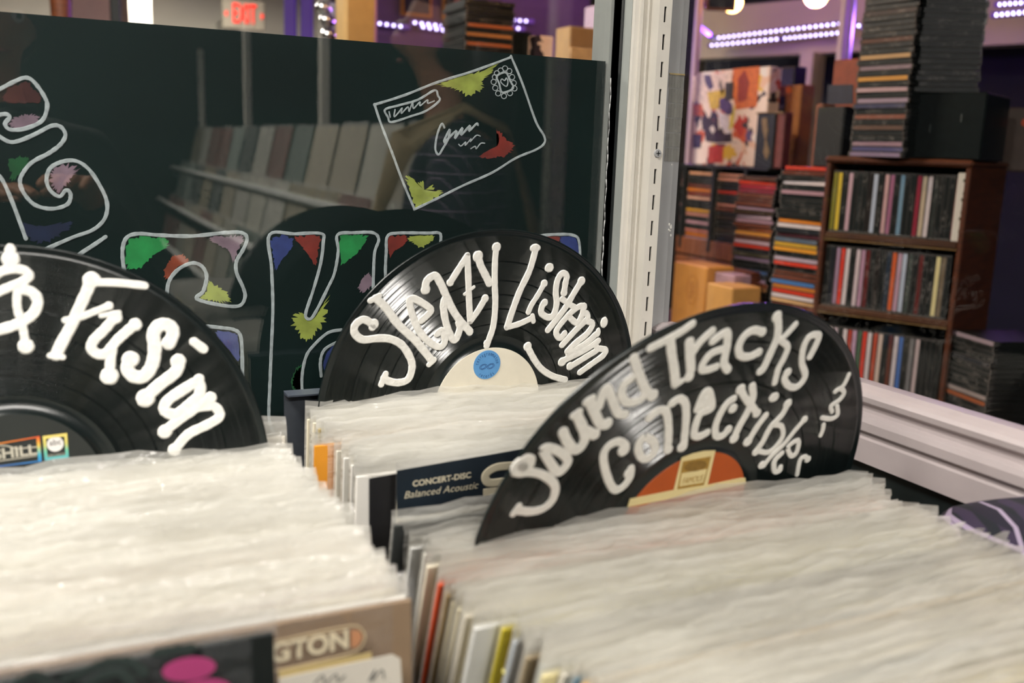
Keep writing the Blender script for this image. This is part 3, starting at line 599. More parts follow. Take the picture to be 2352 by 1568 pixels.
# --- left row
LX = -.0165
for k, (bs, tp_) in enumerate(((.622, .664), (.615, .656), (.608, .648))):
    sleeve(LX+[.008, .003, -.002][k], bs, tp_, lin(WH[k]), 'pale record sleeve, %s behind the fusion disc' % nth(2-k), 'sleeves behind the fusion disc', dz=[.008, .002, -.004][k])
GL = 'sleeved records in the left row'
NL = 40
tints = ['#d9c9a0', '#c9b98c', '#b0b39a', '#e0b090']
for k in range(NL):
    f = k/(NL-1); bs = .592+(.394-.592)*f; tp_ = .626+(.414-.626)*f
    sleeve(LX+random.uniform(-.004, .003)+.006*f, bs, tp_, pick(tints, .3), 'plastic-covered record sleeve, %s in front of the fusion disc' % nth(k), GL, yaw=random.uniform(-.005, .005), dz=random.uniform(-.004, .002))
gt = sleeve(LX+.008, .386, .404, lin('#8f7860'), 'brown record jacket lettered GTON with a white price card', None, clear=True)
GM = T(LX+.008, .386, SZ) @ Matrix.Rotation(-math.atan2(.018, .318), 4, 'X'); GI = GM.inverted(); gn = GM.to_3x3() @ Vector((0, 1, 0)); gP = GM @ Vector((0, -.0036, .2))
def gl_(x, y):
    q = GI @ hit(x, y, gP, gn); return q.x, q.z
tan = mat('tan_ink', '#cdb894', .5, noise=.1)
mb = MB()
for off, wd in ((0, 5),):
    stroke(mb, [gl_(*p) for p in [(540, 1490), (640, 1470), (720, 1452), (800, 1437), (825, 1440), (838, 1460), (828, 1485), (800, 1500), (720, 1520), (640, 1538), (540, 1560)]], .0009, .0001, jit=0)
    stroke(mb, [gl_(*p) for p in [(540, 1498), (640, 1478), (720, 1460), (796, 1446)]], .0006, .0001, jit=0)
mb.v = [(x, -.0038-z, y) for x, y, z in mb.v]; link('logo_outline', mb.mesh('logo_outline', tan), gt)
print_text('lettering', 'GTON', 622, 1523, 800, 1487, gt, gl_, mat('cream_ink2', '#e3d6b8', .5, noise=.08), bold=.035, y=-.0041)
flat_print('logo_tip', [(806, 1445), (826, 1448), (832, 1462), (822, 1482), (806, 1487)], mat('peach_ink', '#c98e66', .5, noise=.1), gt, gl_, y=-.0038)
pc = flat_print('price_card', [(640, 1640), (640, 1555), (900, 1500), (918, 1510), (925, 1640)], mat('price_paper', '#ded8cc', .6, noise=.04), gt, gl_, y=-.0044)
flat_print('yellow_card', [(640, 1640), (640, 1540), (852, 1496), (858, 1640)], mat('yellowed_card', '#c9b37c', .6, noise=.08), gt, gl_, y=-.0040)
mb = MB(); stroke(mb, [gl_(*p) for p in [(720, 1566), (740, 1548), (745, 1566), (770, 1545), (775, 1562), (790, 1548)]], .0007, .0001, jit=0); stroke(mb, [gl_(*p) for p in [(845, 1560), (860, 1535), (852, 1560), (875, 1535), (880, 1555)]], .0007, .0001, jit=0)
mb.v = [(x, -.0048-z, y) for x, y, z in mb.v]; link('handwriting', mb.mesh('handwriting', mat('pencil', '#6b6b68', .7, noise=.1)), gt)
# black jacket with pink dots, front of the left row
pk = sleeve(.0763-.1575+.003, .352, .378, lin('#101817'), 'black record jacket with two pink spots at the very front of the left row', None, clear=True, dz=.010)
PM_ = T(.0763-.1575+.003, .352, SZ+.010) @ Matrix.Rotation(-math.atan2(.026, .318), 4, 'X'); PI_ = PM_.inverted(); pn = PM_.to_3x3() @ Vector((0, 1, 0)); pP = PM_ @ Vector((0, -.0036, .2))
def pl_(x, y):
    q = PI_ @ hit(x, y, pP, pn); return q.x, q.z
pink = mat('pink_ink', '#b8447e', .5, noise=.06)
for (cx, cy, rx, ry) in ((434, 1536, 62, 27), (470, 1585, 60, 26)):
    flat_print('pink_spot', [(cx+rx*math.cos(k*math.pi/12), cy+ry*math.sin(k*math.pi/12)-.12*rx*math.cos(k*math.pi/12)) for k in range(24)], pink, pk, pl_)
mb = MB()
for pts in ([(150, 1560), (210, 1535), (250, 1520), (300, 1520), (330, 1545)], [(200, 1575), (240, 1550), (280, 1545), (300, 1565)], [(40, 1568), (80, 1550), (110, 1570)], [(360, 1500), (400, 1492), (440, 1488)]): stroke(mb, [pl_(*p) for p in pts], .004, .0001, jit=.2)
mb.v = [(x, -.0037-z, y) for x, y, z in mb.v]; link('faint_swirl', mb.mesh('faint_swirl', mat('grey_green_ink', '#2f3b38', .6, noise=.3)), pk)

# ================================================================ LETTERED DISCS
def disc_frame(cx, cy, cz, lean, yaw):
    th, yw = math.radians(lean), math.radians(yaw); ex = Vector((math.cos(yw), math.sin(yw), 0)); nn = Vector((-math.sin(yw), math.cos(yw), 0))
    ey = Vector((0, 0, 1))*math.cos(th)+nn*math.sin(th); ez = ex.cross(ey)
    return frame(Vector((cx, cy, cz)), ex, ey, ez)
def make_record(label, M, label_mat, bands):
    t = thing('vinyl_record', label, 'vinyl record', M, 'hand-lettered divider discs')
    p = [(.0, -.0008), (.050, -.0008), (.0500, .0008), (.0512, .0009), (.0575, .0005), (.0610, .0006)]
    link('dead_wax', MB().lathe([(.0036, -.0008), (.0036, .0010), (.0500, .0010), (.0502, .0006), (.0600, .0005), (.0606, .0007)], 120).mesh('dead_wax', vinyl_smooth, True), t)
    g = MB(); pr = []
    r = .0606; edges = [.0606]+bands+[.1452]
    pr = [(.0606, .0007)]
    lastr = .0606
    for e in bands+[.1452]:
        for q in range(1, 4): pr.append((lastr+(e-.0009-lastr)*q/3, .0008))
        if e < .145: pr += [(e-.0007, .0008), (e-.0003, .0006), (e+.0003, .0006), (e+.0007, .0008)]
        lastr = e+.0009
    pr += [(.1452, .0008)]
    link('grooved_surface', g.lathe(pr, 160).mesh('grooved_surface', vinyl, True), t)
    link('rim', MB().lathe([(.1452, .0008), (.1460, .0006), (.1478, .0007), (.1496, .0011), (.1503, .0009), (.1506, .0), (.1503, -.0009), (.1496, -.0011), (.1452, -.0008), (.0036, -.0008)], 160).mesh('rim', vinyl_smooth, True), t)
    link('label', MB().lathe([(.0037, .0011), (.0498, .00125), (.0500, .0010)], 96).mesh('label', label_mat), t)
    return t
class Pen:
    def __init__(s, t, M, m=None, h=.00055):
        s.t, s.M, s.I, s.h, s.m = t, M, M.inverted(), h, m or paint_w; s.P = M.translation.copy()+M.to_3x3() @ Vector((0, 0, .0010)); s.n = M.to_3x3() @ Vector((0, 0, 1))
        s.sc = (s.P-CAM).dot(_f)/FPX
    def loc(s, x, y):
        q = s.I @ hit(x, y, s.P, s.n); return (q.x, q.y)
    def letter(s, cr, strokes=(), blobs=(), name='painted_letter'):
        mb = MB()
        for st in strokes:
            pts, wd = st[0], st[1]; cl_ = pts[0] == pts[-1]
            stroke(mb, [s.loc(*p) for p in cr(pts[:-1] if cl_ else pts)], wd/cr.sc*s.sc*1.03, s.h, closed=cl_, z0=.0008, taper=st[2] if len(st) > 2 else None)
        for bl in blobs:
            x, y = s.loc(*cr([(bl[0], bl[1])])[0]); blob(mb, x, y, bl[2]/cr.sc*s.sc*1.05, s.h*1.1, (bl[3]/cr.sc*s.sc if len(bl) > 3 else None), z0=.0008)
        return link(name, mb.mesh(name, s.m, False), s.t)
F1, C4, S1, S2, T1, T2, T3, C6 = Cr(0, 540, 5.2275), Cr(0, 500, 2.613), Cr(780, 540, 4.1275), Cr(1080, 540, 4.126), Cr(1140, 840, 3.92), Cr(1440, 690, 4.48), Cr(1540, 840, 4.611), Cr(1050, 650, 2.351)

# ---- "& Fusion"
MF = disc_frame(-.0196, .6315, 1.1349, 5.838, -2.53)
lab_black = mat('black_label', (.012, .016, .014), .45, noise=.2)
rf = make_record('black vinyl record hand-lettered & Fusion in white, with a black rainbow-boxed label', MF, lab_black, [.071, .083, .098, .112, .124])
P_ = Pen(rf, MF)
P_.letter(F1, [([(125, 165), (130, 260), (150, 380)], 120), ([(-80, 520), (-10, 450), (120, 410), (280, 420), (350, 490), (270, 560), (100, 630), (-60, 700)], 108), ([(240, 640), (390, 690), (455, 800), (400, 940), (250, 1050), (60, 1120), (-80, 1150)], 125), ([(215, 640), (205, 780), (215, 900), (265, 1060), (295, 1220), (308, 1330)], 95)], [(312, 1335, 88), (130, 290, 95)])
P_.letter(F1, [([(1090, 530), (1060, 640), (960, 860), (860, 1080), (740, 1300), (675, 1440)], 135), ([(600, 1448), (755, 1465)], 72), ([(1140, 568), (1400, 572), (1740, 606)], 95), ([(785, 1022), (950, 990), (1130, 920), (1310, 850)], 84)], [(1100, 540, 98), (1310, 850, 52)])
P_.letter(F1, [([(1215, 968), (1430, 930)], 62), ([(1375, 990), (1260, 1130), (1130, 1260), (1100, 1360), (1180, 1430), (1285, 1410), (1400, 1270), (1520, 1160), (1630, 1065)], 122), ([(1350, 1380), (1330, 1480), (1318, 1690)], 118)], [(1385, 985, 82), (1625, 1075, 78), (1315, 1690, 105)])
P_.letter(C4, [([(790, 845), (765, 900), (800, 950), (865, 950), (915, 880), (930, 780), (922, 700), (955, 648), (1010, 645), (1040, 690), (1015, 755)], 80)], [(785, 850, 50), (1015, 750, 42)])
P_.letter(C4, [([(1165, 745), (1222, 788)], 58), ([(1078, 858), (1055, 925), (960, 1000), (872, 1080)], 76)], [(875, 1082, 55), (1070, 862, 46)])
P_.letter(C4, [([(1190, 985), (1080, 1045), (1000, 1105), (992, 1160), (1060, 1178), (1150, 1110), (1198, 1060), (1190, 985)], 68)], [(1195, 970, 34)])
P_.letter(C4, [([(1262, 1082), (1180, 1140), (1080, 1210), (985, 1282)], 62), ([(1195, 1135), (1285, 1132), (1320, 1190), (1250, 1240), (1130, 1300), (1050, 1392)], 62)], [(990, 1283, 43), (1048, 1393, 40), (1265, 1080, 38)])
# label boxes with rainbow edges
def rainbow(name, stops):
    m, t, b_ = nt(name); tc = N(t, 'ShaderNodeTexCoord'); sp_ = N(t, 'ShaderNodeSeparateXYZ'); t.links.new(tc.outputs['Generated'], sp_.inputs[0])
    r = N(t, 'ShaderNodeValToRGB'); el = r.color_ramp.elements
    while len(el) < len(stops): el.new(.5)
    for e, (p, c_) in zip(el, stops): e.position = p; e.color = (*lin(c_), 1)
    t.links.new(sp_.outputs['Y'], r.inputs[0]); t.links.new(r.outputs[0], b_.inputs['Base Color']); b_.inputs['Roughness'].default_value = .5; return m
rb1 = rainbow('rainbow_ink_1', [(0, '#6a4b86'), (.12, '#2f7fc4'), (.35, '#39a6c4'), (.55, '#9fbf8a'), (.7, '#d9b84a'), (.85, '#e08a34'), (1, '#d94a22')]); rb2 = rainbow('rainbow_ink_2', [(0, '#5aa8b4'), (.35, '#6cc0a4'), (.6, '#c9c46a'), (1, '#e8d070')])
lbl_t = link('label_print', None, rf)
def on_disc(pen, parent, name, pts, m, h=.0016):
    q = [pen.loc(*p) for p in pts]; b_ = MB(); b_.extr(q[::-1], lambda u, v, t: (u, v, t), .0013, h); return link(name, b_.mesh(name, m), parent)
def ring_box(pen, parent, name, c, wd, m):
    b_ = MB(); q = [Vector(pen.loc(*p)) for p in c]; ctr = sum(q, Vector((0, 0)))/4; inn = [p+(ctr-p).normalized()*wd*1.5 for p in q]
    for k in range(4):
        a, b1, c1, d1 = q[k], q[(k+1) % 4], inn[(k+1) % 4], inn[k]; b_.extr([(v.x, v.y) for v in (a, b1, c1, d1)][::-1], lambda u, v, t: (u, v, t), .0013, .0017)
    return link(name, b_.mesh(name, m), parent)
bpy.data.objects.remove(lbl_t)
lb = [o for o in rf.children if o.name.startswith('label')][0]
ring_box(P_, lb, 'rainbow_box', [(-90, 1032), (91, 1001), (96, 1059), (-85, 1082)], .0013, rb1)
ring_box(P_, lb, 'rainbow_box', [(98, 1001), (154, 994), (158, 1050), (103, 1057)], .0016, rb2)
silver = mat('silver_ink', '#b9b4a4', .4, noise=.1)
c0 = P_.loc(127, 1019); mbx = MB(); i0 = 28; mbx.extr([(c0[0]+.0046*math.cos(k*math.pi/14), c0[1]+.0046*math.sin(k*math.pi/14)) for k in range(28)], lambda u, v, t: (u, v, t), .0013, .0017); link('white_dot', mbx.mesh('white_dot', mat('white_ink', '#e4e0dc', .5, noise=.03)), lb)
rl = MF.to_3x3()
def disc_text(pen, parent, s, x0, y0, x1, y1, m, h=.0018, hs=1.0, **kw):
    a, b_ = Vector(pen.loc(x0, y0)), Vector(pen.loc(x1, y1)); me = text_mesh(s, 1.0, extrude=.0, **kw); xs = [v.co.x for v in me.vertices]; ys = [v.co.y for v in me.vertices]; L = (b_-a).length; sc = L/(max(xs)-min(xs)); an = math.atan2(b_.y-a.y, b_.x-a.x); ctr = (a+b_)/2; mx = (max(xs)+min(xs))/2; my = min(ys)
    for v in me.vertices:
        X, Y = (v.co.x-mx)*sc, (v.co.y-my)*sc*hs; v.co = (ctr.x+X*math.cos(an)-Y*math.sin(an), ctr.y+X*math.sin(an)+Y*math.cos(an), h)
    me.materials.clear(); me.materials.append(m); return link('lettering', me, parent)
disc_text(P_, lb, 'SHILL', -14, 1056, 86, 1043, silver, hs=.9, bold=.03)
disc_text(P_, lb, 'abc', 114, 1023, 141, 1019, mat('dark_ink', '#181818', .6, noise=.1))
disc_text(P_, lb, 'RECORDS', 110, 1048, 150, 1043, silver, hs=.8)
mb = MB(); stroke(mb, [P_.loc(*p) for p in [(-60, 1042), (-20, 1026), (12, 1023), (40, 1030), (60, 1028), (84, 1026)]], .0007, .0002, z0=.0013, jit=0); stroke(mb, [P_.loc(*p) for p in [(-60, 1066), (0, 1058), (84, 1046)]], .0006, .0002, z0=.0013, jit=0); link('logo_wave', mb.mesh('logo_wave', silver), lb)

# ---- "Sleazy Listening"
MS = disc_frame(.3392, .7397, 1.1357, -5.148, 2.994)
lab_cream = mat('cream_label', '#e6dfcd', .6, noise=.04, nscale=90)
rs = make_record('black vinyl record hand-lettered Sleazy Listening in white, with a cream label', MS, lab_cream, [.0705, .0835, .0955, .1075, .1235])
P_ = Pen(rs, MS)
P_.letter(S1, [([(318, 850), (300, 835), (225, 800), (150, 850), (145, 930), (220, 990), (360, 978), (480, 985), (590, 1040), (670, 1160), (688, 1260), (650, 1365), (560, 1398), (470, 1385), (420, 1355)], 70), ([(438, 1315), (395, 1415)], 58)], [(325, 842, 46), (312, 872, 34)])
P_.letter(S1, [([(292, 622), (378, 575)], 54), ([(345, 600), (440, 690), (560, 850), (720, 1000), (862, 1172)], 74), ([(848, 1228), (898, 1180)], 52)])
P_.letter(S1, [([(775, 810), (830, 760), (865, 705), (780, 640), (690, 600), (665, 640), (700, 780), (770, 930), (880, 1035), (965, 1055), (1000, 990), (972, 905), (925, 935)], 66)])
P_.letter(S1, [([(812, 510), (830, 430), (905, 385), (960, 460), (1010, 570), (1070, 700), (1150, 820), (1235, 910)], 72), ([(1000, 600), (985, 670), (1010, 830), (1060, 965), (1100, 990), (1140, 890), (1130, 830)], 68)], [(815, 515, 45), (1235, 918, 36)])
P_.letter(S1, [([(1055, 440), (1130, 320), (1212, 195)], 62), ([(1212, 195), (1222, 400), (1228, 600), (1240, 815)], 62), ([(1240, 815), (1310, 720), (1378, 605)], 62), ([(1185, 560), (1275, 490)], 30)], [(1380, 600, 38), (1050, 448, 36)])
P_.letter(S1, [([(1315, 200), (1340, 290), (1395, 400), (1420, 455)], 72), ([(1488, 115), (1475, 250), (1472, 450), (1478, 650), (1460, 850), (1420, 980), (1395, 1050)], 62)], [(1312, 200, 50), (1488, 115, 44), (1396, 1020, 32)])
P_.letter(S2, [([(620, 140), (565, 330), (475, 520), (410, 690), (350, 870)], 66), ([(350, 872), (460, 842), (580, 788)], 58), ([(590, 765), (600, 815)], 52)], [(617, 122, 55, 40)])
P_.letter(S2, [([(702, 460), (640, 570), (582, 660), (552, 730)], 56)], [(750, 308, 48, 46), (702, 458, 38)])
P_.letter(S2, [([(890, 545), (905, 450), (915, 385), (872, 362), (828, 430), (812, 540), (820, 650), (790, 755), (735, 778), (675, 735), (685, 665), (705, 635)], 66)], [(890, 545, 38), (705, 640, 38)])
P_.letter(S2, [([(1055, 435), (990, 540), (900, 690), (800, 820), (738, 898)], 66), ([(872, 605), (950, 660), (1000, 690)], 60)], [(1055, 435, 44)])
P_.letter(S2, [([(955, 790), (1015, 830), (1065, 740), (1060, 670), (970, 720), (860, 840), (815, 920), (850, 975), (895, 930)], 64)])
P_.letter(S2, [([(1100, 740), (1110, 790), (1000, 900), (872, 1040)], 66), ([(1090, 810), (1160, 840), (1110, 930), (1000, 1020), (920, 1100)], 66)], [(1075, 680, 42), (1110, 750, 30)])
P_.letter(S2, [([(1190, 940), (1100, 1020), (930, 1130)], 66)], [(1270, 826, 42, 58), (1212, 920, 30, 50)])
P_.letter(S2, [([(1215, 1000), (1100, 1080), (870, 1195)], 66), ([(1200, 1060), (1200, 1090), (1120, 1140), (950, 1245)], 66)], [(872, 1200, 46), (948, 1240, 42)])
P_.letter(S2, [([(1230, 1075), (1285, 1090), (1260, 1140), (1180, 1200), (1040, 1300)], 66), ([(548, 1065), (610, 1180), (680, 1270), (780, 1335), (900, 1370)], 66)], [(545, 1055, 44)])
lb = [o for o in rs.children if o.name.startswith('label')][0]
blue = mat('blue_ink', '#5a97d0', .5, noise=.06, nscale=120); dblue = mat('dark_blue_ink', '#1c3f78', .5, noise=.1)
bc = Vector(P_.loc(1118, 837)); R_ = .0127
def circ(pen, parent, name, c, r, m, h0=.0013, h1=.0016, n=40):
    b_ = MB(); b_.extr([(c.x+r*math.cos(2*math.pi*k/n), c.y+r*math.sin(2*math.pi*k/n)) for k in range(n)], lambda u, v, t: (u, v, t), h0, h1); return link(name, b_.mesh(name, m), parent)
cb = circ(P_, lb, 'blue_emblem', bc, R_, blue)
mb = MB()
for s_ in (-1, 1):
    for q in (1.0, .68): stroke(mb, [(bc.x+s_*(.0035+.0034*q*math.cos(t)), bc.y-.0015+s_*.0006*math.cos(t)+.0022*q*math.sin(t)) for t in [k*math.pi/5 for k in range(10)]], .00035, .0001, closed=True, z0=.0016, jit=0)
link('infinity_knot', mb.mesh('infinity_knot', dblue), lb)
def arc_text(s, c, r, a0, a1, size, flip=False):
    for k, ch in enumerate(s):
        a = a0+(a1-a0)*k/(len(s)-1); me = text_mesh(ch, size, extrude=0, sx=.6, bold=.0)
        me.materials.clear(); me.materials.append(dblue); rot = a-math.pi/2 if not flip else a+math.pi/2
        link('lettering', me, lb, T(c.x+r*math.cos(a), c.y+r*math.sin(a), .0018) @ Matrix.Rotation(rot, 4, 'Z'))
arc_text('tetragrammaton', bc, .0098, math.radians(172), math.radians(8), .0046)
arc_text('records', bc, .0100, math.radians(232), math.radians(308), .0046, True)

# ---- "Sound Tracks & Collectibles"
MT = disc_frame(.3547, .4772, 1.1264, -17.663, 5.337)
lab_or = mat('orange_label', '#b8531a', .55, noise=.07, nscale=70)
rt_ = make_record('black vinyl record hand-lettered Sound Tracks & Collectibles in white, with an orange label', MT, lab_or, [.070, .085, .099, .113, .126])
P_ = Pen(rt_, MT, h=.0006)
P_.letter(T1, [([(300, 880), (255, 850), (195, 875), (165, 930), (205, 965), (330, 960), (450, 1000), (530, 1085), (510, 1200), (430, 1280), (320, 1312), (210, 1305)], 80), ([(205, 1260), (152, 1335)], 58)], [(262, 880, 88), (215, 915, 85)])
P_.letter(T1, [([(425, 755), (500, 745), (600, 795), (645, 860), (600, 935), (550, 955), (490, 880), (425, 755)], 84)])
P_.letter(T1, [([(602, 595), (640, 680), (700, 755), (760, 735), (800, 650), (780, 560), (730, 450)], 92), ([(692, 452), (752, 412)], 64), ([(815, 585), (890, 620)], 88)], [(888, 620, 50)])
P_.letter(T1, [([(808, 330), (868, 292)], 68), ([(840, 315), (885, 420), (940, 525), (1000, 530)], 90), ([(925, 370), (960, 255), (1000, 205), (1050, 320), (1095, 425), (1160, 440)], 82)], [(1000, 520, 52)])
P_.letter(T1, [([(1215, 115), (1150, 175), (1130, 260), (1180, 330), (1290, 310), (1340, 250)], 78), ([(1240, -70), (1290, 80), (1350, 220), (1400, 268)], 86)], [(1408, 268, 55)])
P_.letter(T1, [([(1150, 760), (1165, 720), (1100, 682), (1015, 720), (968, 800), (980, 930), (1030, 1070), (1080, 1118), (1150, 1080), (1205, 1000), (1212, 925)], 78)], [(1148, 760, 58), (1200, 965, 54)])
P_.letter(T1, [([(1335, 645), (1280, 720), (1300, 815), (1355, 838), (1425, 770), (1415, 685), (1335, 645)], 80)])
P_.letter(T2, [([(240, 492), (400, 410), (560, 320), (675, 240)], 84), ([(450, 420), (465, 560), (490, 720), (502, 855)], 102), ([(492, 880), (570, 825)], 58)])
P_.letter(T2, [([(645, 430), (652, 560), (660, 720)], 106), ([(690, 520), (760, 420), (880, 312)], 86)], [(640, 785, 56)])
P_.letter(T2, [([(885, 418), (960, 360), (1035, 335), (1030, 480), (1000, 640), (1040, 715)], 92), ([(985, 500), (870, 545), (790, 640), (775, 715), (850, 708), (920, 682)], 82)])
P_.letter(T2, [([(1395, 325), (1300, 308), (1205, 370), (1152, 480), (1172, 568), (1260, 578), (1352, 535)], 88)], [(1395, 325, 50), (1355, 535, 48)])
P_.letter(T2, [([(1545, 160), (1560, 250), (1548, 380), (1480, 540), (1410, 690), (1372, 730)], 92), ([(1738, 242), (1660, 330), (1580, 410)], 68), ([(1600, 425), (1655, 480), (1618, 590), (1560, 700), (1522, 845)], 76)], [(1545, 165, 60)])
P_.letter(C6, [([(1905, 398), (1942, 325), (1952, 282), (1905, 288), (1872, 345), (1862, 430), (1880, 500), (1840, 558), (1795, 558), (1768, 520), (1785, 482)], 42)], [(1785, 482, 26)])
P_.letter(T2, [([(230, 1208), (320, 1135), (395, 1135), (425, 1230), (430, 1400), (420, 1520)], 92)], [(428, 1535, 52)])
P_.letter(T2, [([(462, 1060), (540, 1012), (600, 1055), (612, 1180), (600, 1350), (588, 1470)], 92)], [(572, 1505, 62)])
P_.letter(T2, [([(725, 1120), (790, 965), (838, 935), (868, 1010), (870, 1110), (760, 1165), (710, 1280), (695, 1385), (750, 1398), (825, 1360)], 88)], [(815, 1050, 72)])
P_.letter(T2, [([(1100, 1010), (1030, 1060), (960, 1170), (912, 1300), (922, 1395), (990, 1388), (1040, 1330)], 84)], [(1092, 1112, 54), (1042, 1330, 50)])
P_.letter(T2, [([(1292, 880), (1298, 1000), (1240, 1150), (1160, 1290), (1112, 1395)], 88), ([(1172, 915), (1225, 1015), (1305, 1110), (1340, 1165)], 82)], [(1172, 915, 58), (1105, 1418, 60), (1338, 1160, 52)])
P_.letter(T2, [([(1430, 1180), (1340, 1300), (1255, 1440)], 78)], [(1515, 996, 65, 58), (1245, 1450, 60)])
P_.letter(T3, [([(1240, 410), (1180, 520), (1060, 650), (980, 800), (905, 905)], 78), ([(1100, 625), (1175, 640), (1190, 740), (1120, 850), (1035, 915), (955, 908)], 66)], [(1242, 402, 56), (905, 912, 50)])
P_.letter(T3, [([(1425, 565), (1330, 670), (1200, 830), (1060, 965), (985, 1060)], 62)], [(1420, 568, 46), (968, 1050, 50)])
P_.letter(T3, [([(1245, 865), (1325, 795), (1358, 810), (1335, 915), (1282, 955), (1245, 865)], 64), ([(1180, 925), (1102, 1010), (1105, 1115), (1155, 1110), (1165, 1072)], 70)])
P_.letter(T3, [([(1455, 985), (1420, 962), (1372, 1000), (1342, 1150)], 62)], [(1455, 990, 44)])
P_.letter(T3, [([(1890, 92), (1850, 180), (1822, 220)], 58), ([(1745, 272), (1800, 240), (1838, 285), (1790, 360), (1702, 425), (1712, 485)], 62), ([(1765, 430), (1768, 520), (1700, 560), (1605, 550)], 60), ([(1622, 625), (1612, 680), (1590, 735)], 60)])
lb = [o for o in rt_.children if o.name.startswith('label')][0]
lcream = mat('pale_yellow_ink', '#ead9a0', .5, noise=.06); ochre = mat('ochre_ink', '#b08a3c', .5, noise=.25, nscale=200)
def on_label(name, pts, m, h0=.0013, h1=.0016):
    b_ = MB(); b_.extr([P_.loc(*p) for p in pts][::-1], lambda u, v, t: (u, v, t), h0, h1); return link(name, b_.mesh(name, m), lb)
on_label('label_band', [(1546, 1124), (1564, 1050), (1590, 1040), (1616, 1034), (1642, 1033), (1624, 1112), (1700, 1096), (1711, 1096), (1712, 1110), (1440, 1163), (1446, 1144)], lcream)
on_label('emblem_box', [(1554, 1122), (1567, 1058), (1632, 1046), (1615, 1112)], ochre, h1=.00175)
on_label('emblem_oval', [(1596+26*math.cos(k*math.pi/10), 1068-.15*26*math.cos(k*math.pi/10)+12*math.sin(k*math.pi/10)) for k in range(20)], mat('dark_ochre_ink', '#8a6a2c', .5, noise=.25, nscale=300), h1=.00185)
on_label('emblem_lower', [(1559, 1115), (1564, 1085), (1622, 1075), (1613, 1106)], lcream, h1=.0018)
disc_text(P_, lb, 'FAMOUS', 1564, 1110, 1610, 1102, ochre, h=.0020, hs=1.6)
# ================================================================ SHOP INTERIOR
def fr(P, phi):
    p = math.radians(phi); ex = Vector((math.cos(p), math.sin(p), 0)); ey = Vector((-math.sin(p), math.cos(p), 0)); return frame(Vector(P), ex, ey, Vector((0, 0, 1)))
TZ = .868
tbl = thing('display_table', 'brown wooden display table inside the side window', 'table', T(1.5, 1.75, 0))
link('table_top', MB().cbox(-.88, .9, -1.0, 1.2, TZ-.035, TZ, .004).mesh('table_top', wood_d), tbl)
for sx in (-.84, .86):
    for sy in (-.96, 1.16): link('leg', MB().cbox(sx-.03, sx+.03, sy-.03, sy+.03, 0, TZ-.035, .003).mesh('leg', wood_d), tbl)
# ---- jewel case: lid, tray and a recessed printed spine
def jewel(L, D, H):
    b = MB(); g = .0005
    b.box(-L/2, L/2, .0006, D, H*.56, H-g).box(-L/2, L/2, .0006, D, g, H*.44).box(-L/2+.001, L/2-.001, .004, D-.001, H*.44, H*.56)
    b.box(-L/2, -L/2+.004, 0, .010, g, H-g, 2).box(L/2-.004, L/2, 0, .010, g, H-g, 2)
    b.box(-L/2+.0042, L/2-.0042, .0003, .002, H*.12, H*.88, 1)
    b.box(-L/2, L/2, 0, .0006, H*.90, H-g, 2).box(-L/2, L/2, 0, .0006, g, H*.09, 2)
    return b.mesh('jewel_case', [case_m, spine, case_clear])
CDH = .0104; cd_me = jewel(.125, .142, CDH); cd_fat = jewel(.125, .142, .021)
def place_cd(M, col, label, group, me=None):
    return tag(link('compact_disc_case', me or cd_me, None, M, lin(col)), label, 'CD case', group)
D_, DN, DB, W_, MV = '#0d1413', '#141a22', '#1b1614', '#c9bfc0', '#9a7f95'
def stack(P, phi, cols, label, group, jit=.004, rj=2.5, special={}):
    """cases lying flat on one another, listed from the top down; P is the middle of the front edge on the support"""
    n = len(cols)
    for k, c_ in enumerate(reversed(cols)):
        M = fr((P[0], P[1], P[2]+k*CDH), phi+random.uniform(-rj, rj)) @ T(random.uniform(-jit, jit), random.uniform(-jit, jit), 0)
        top = n-1-k
        place_cd(M, c_, '%s-spined case, %s from the top of the %s' % (colname(c_), nth(top), label), group)
BR, OR_, YL, RD, CR_ = '#6b3a2a', '#d9822a', '#cfa534', '#c2351f', '#9c2436'
colA = ['#4a2a1e', RD, CR_, '#7d2a3c', BR, '#5a3128', BR, '#b391a0', '#3a2a1a', '#b39aa6', '#a07f90', BR, '#8a4a28', '#c98a3a', '#5a3020', '#b39aa6', RD, DN, '#3b3826', '#8f7890', D_, D_, '#2f4f7c', DN, MV, '#8a4a28', '#c9a070', DB]+[D_, BR, W_, DN, D_, '#7d2a3c', D_, MV, D_, BR, D_, DN, D_, W_]
stack((1.5983, 1.9398, TZ), -82, colA, 'tall CD stack next to the black rack', 'left tall CD stack', .0035, special={1: 'red-spined jewel case near the top of the left tall CD stack', 16: 'red-spined jewel case half way down the left tall CD stack', 22: 'blue-spined jewel case in the lower part of the left tall CD stack'})
colB = ['#5a2a1a', D_, W_, D_, '#a07f8a', D_, D_, D_, D_, D_, OR_, W_, DN, '#4a2028', '#4f5f70', '#b8922e', '#cf8f2a', D_, '#a99aa8', RD, D_, '#5a3020', BR, '#3f6fa8', '#b8702a', RD, W_, '#c9a070', BR, DB]+[D_, MV, DN, D_, BR, D_, W_, D_, D_, RD, D_, DN, D_, D_]
stack((1.4977, 1.6656, TZ), -82, colB, 'tall CD stack touching the wooden shelf', 'right tall CD stack', .0035, special={10: 'orange-spined jewel case in the CD stack touching the wooden shelf', 19: 'red-spined jewel case in the CD stack touching the wooden shelf', 23: 'blue-spined jewel case in the CD stack touching the wooden shelf', 2: 'white-spined jewel case near the top of the CD stack touching the wooden shelf'})
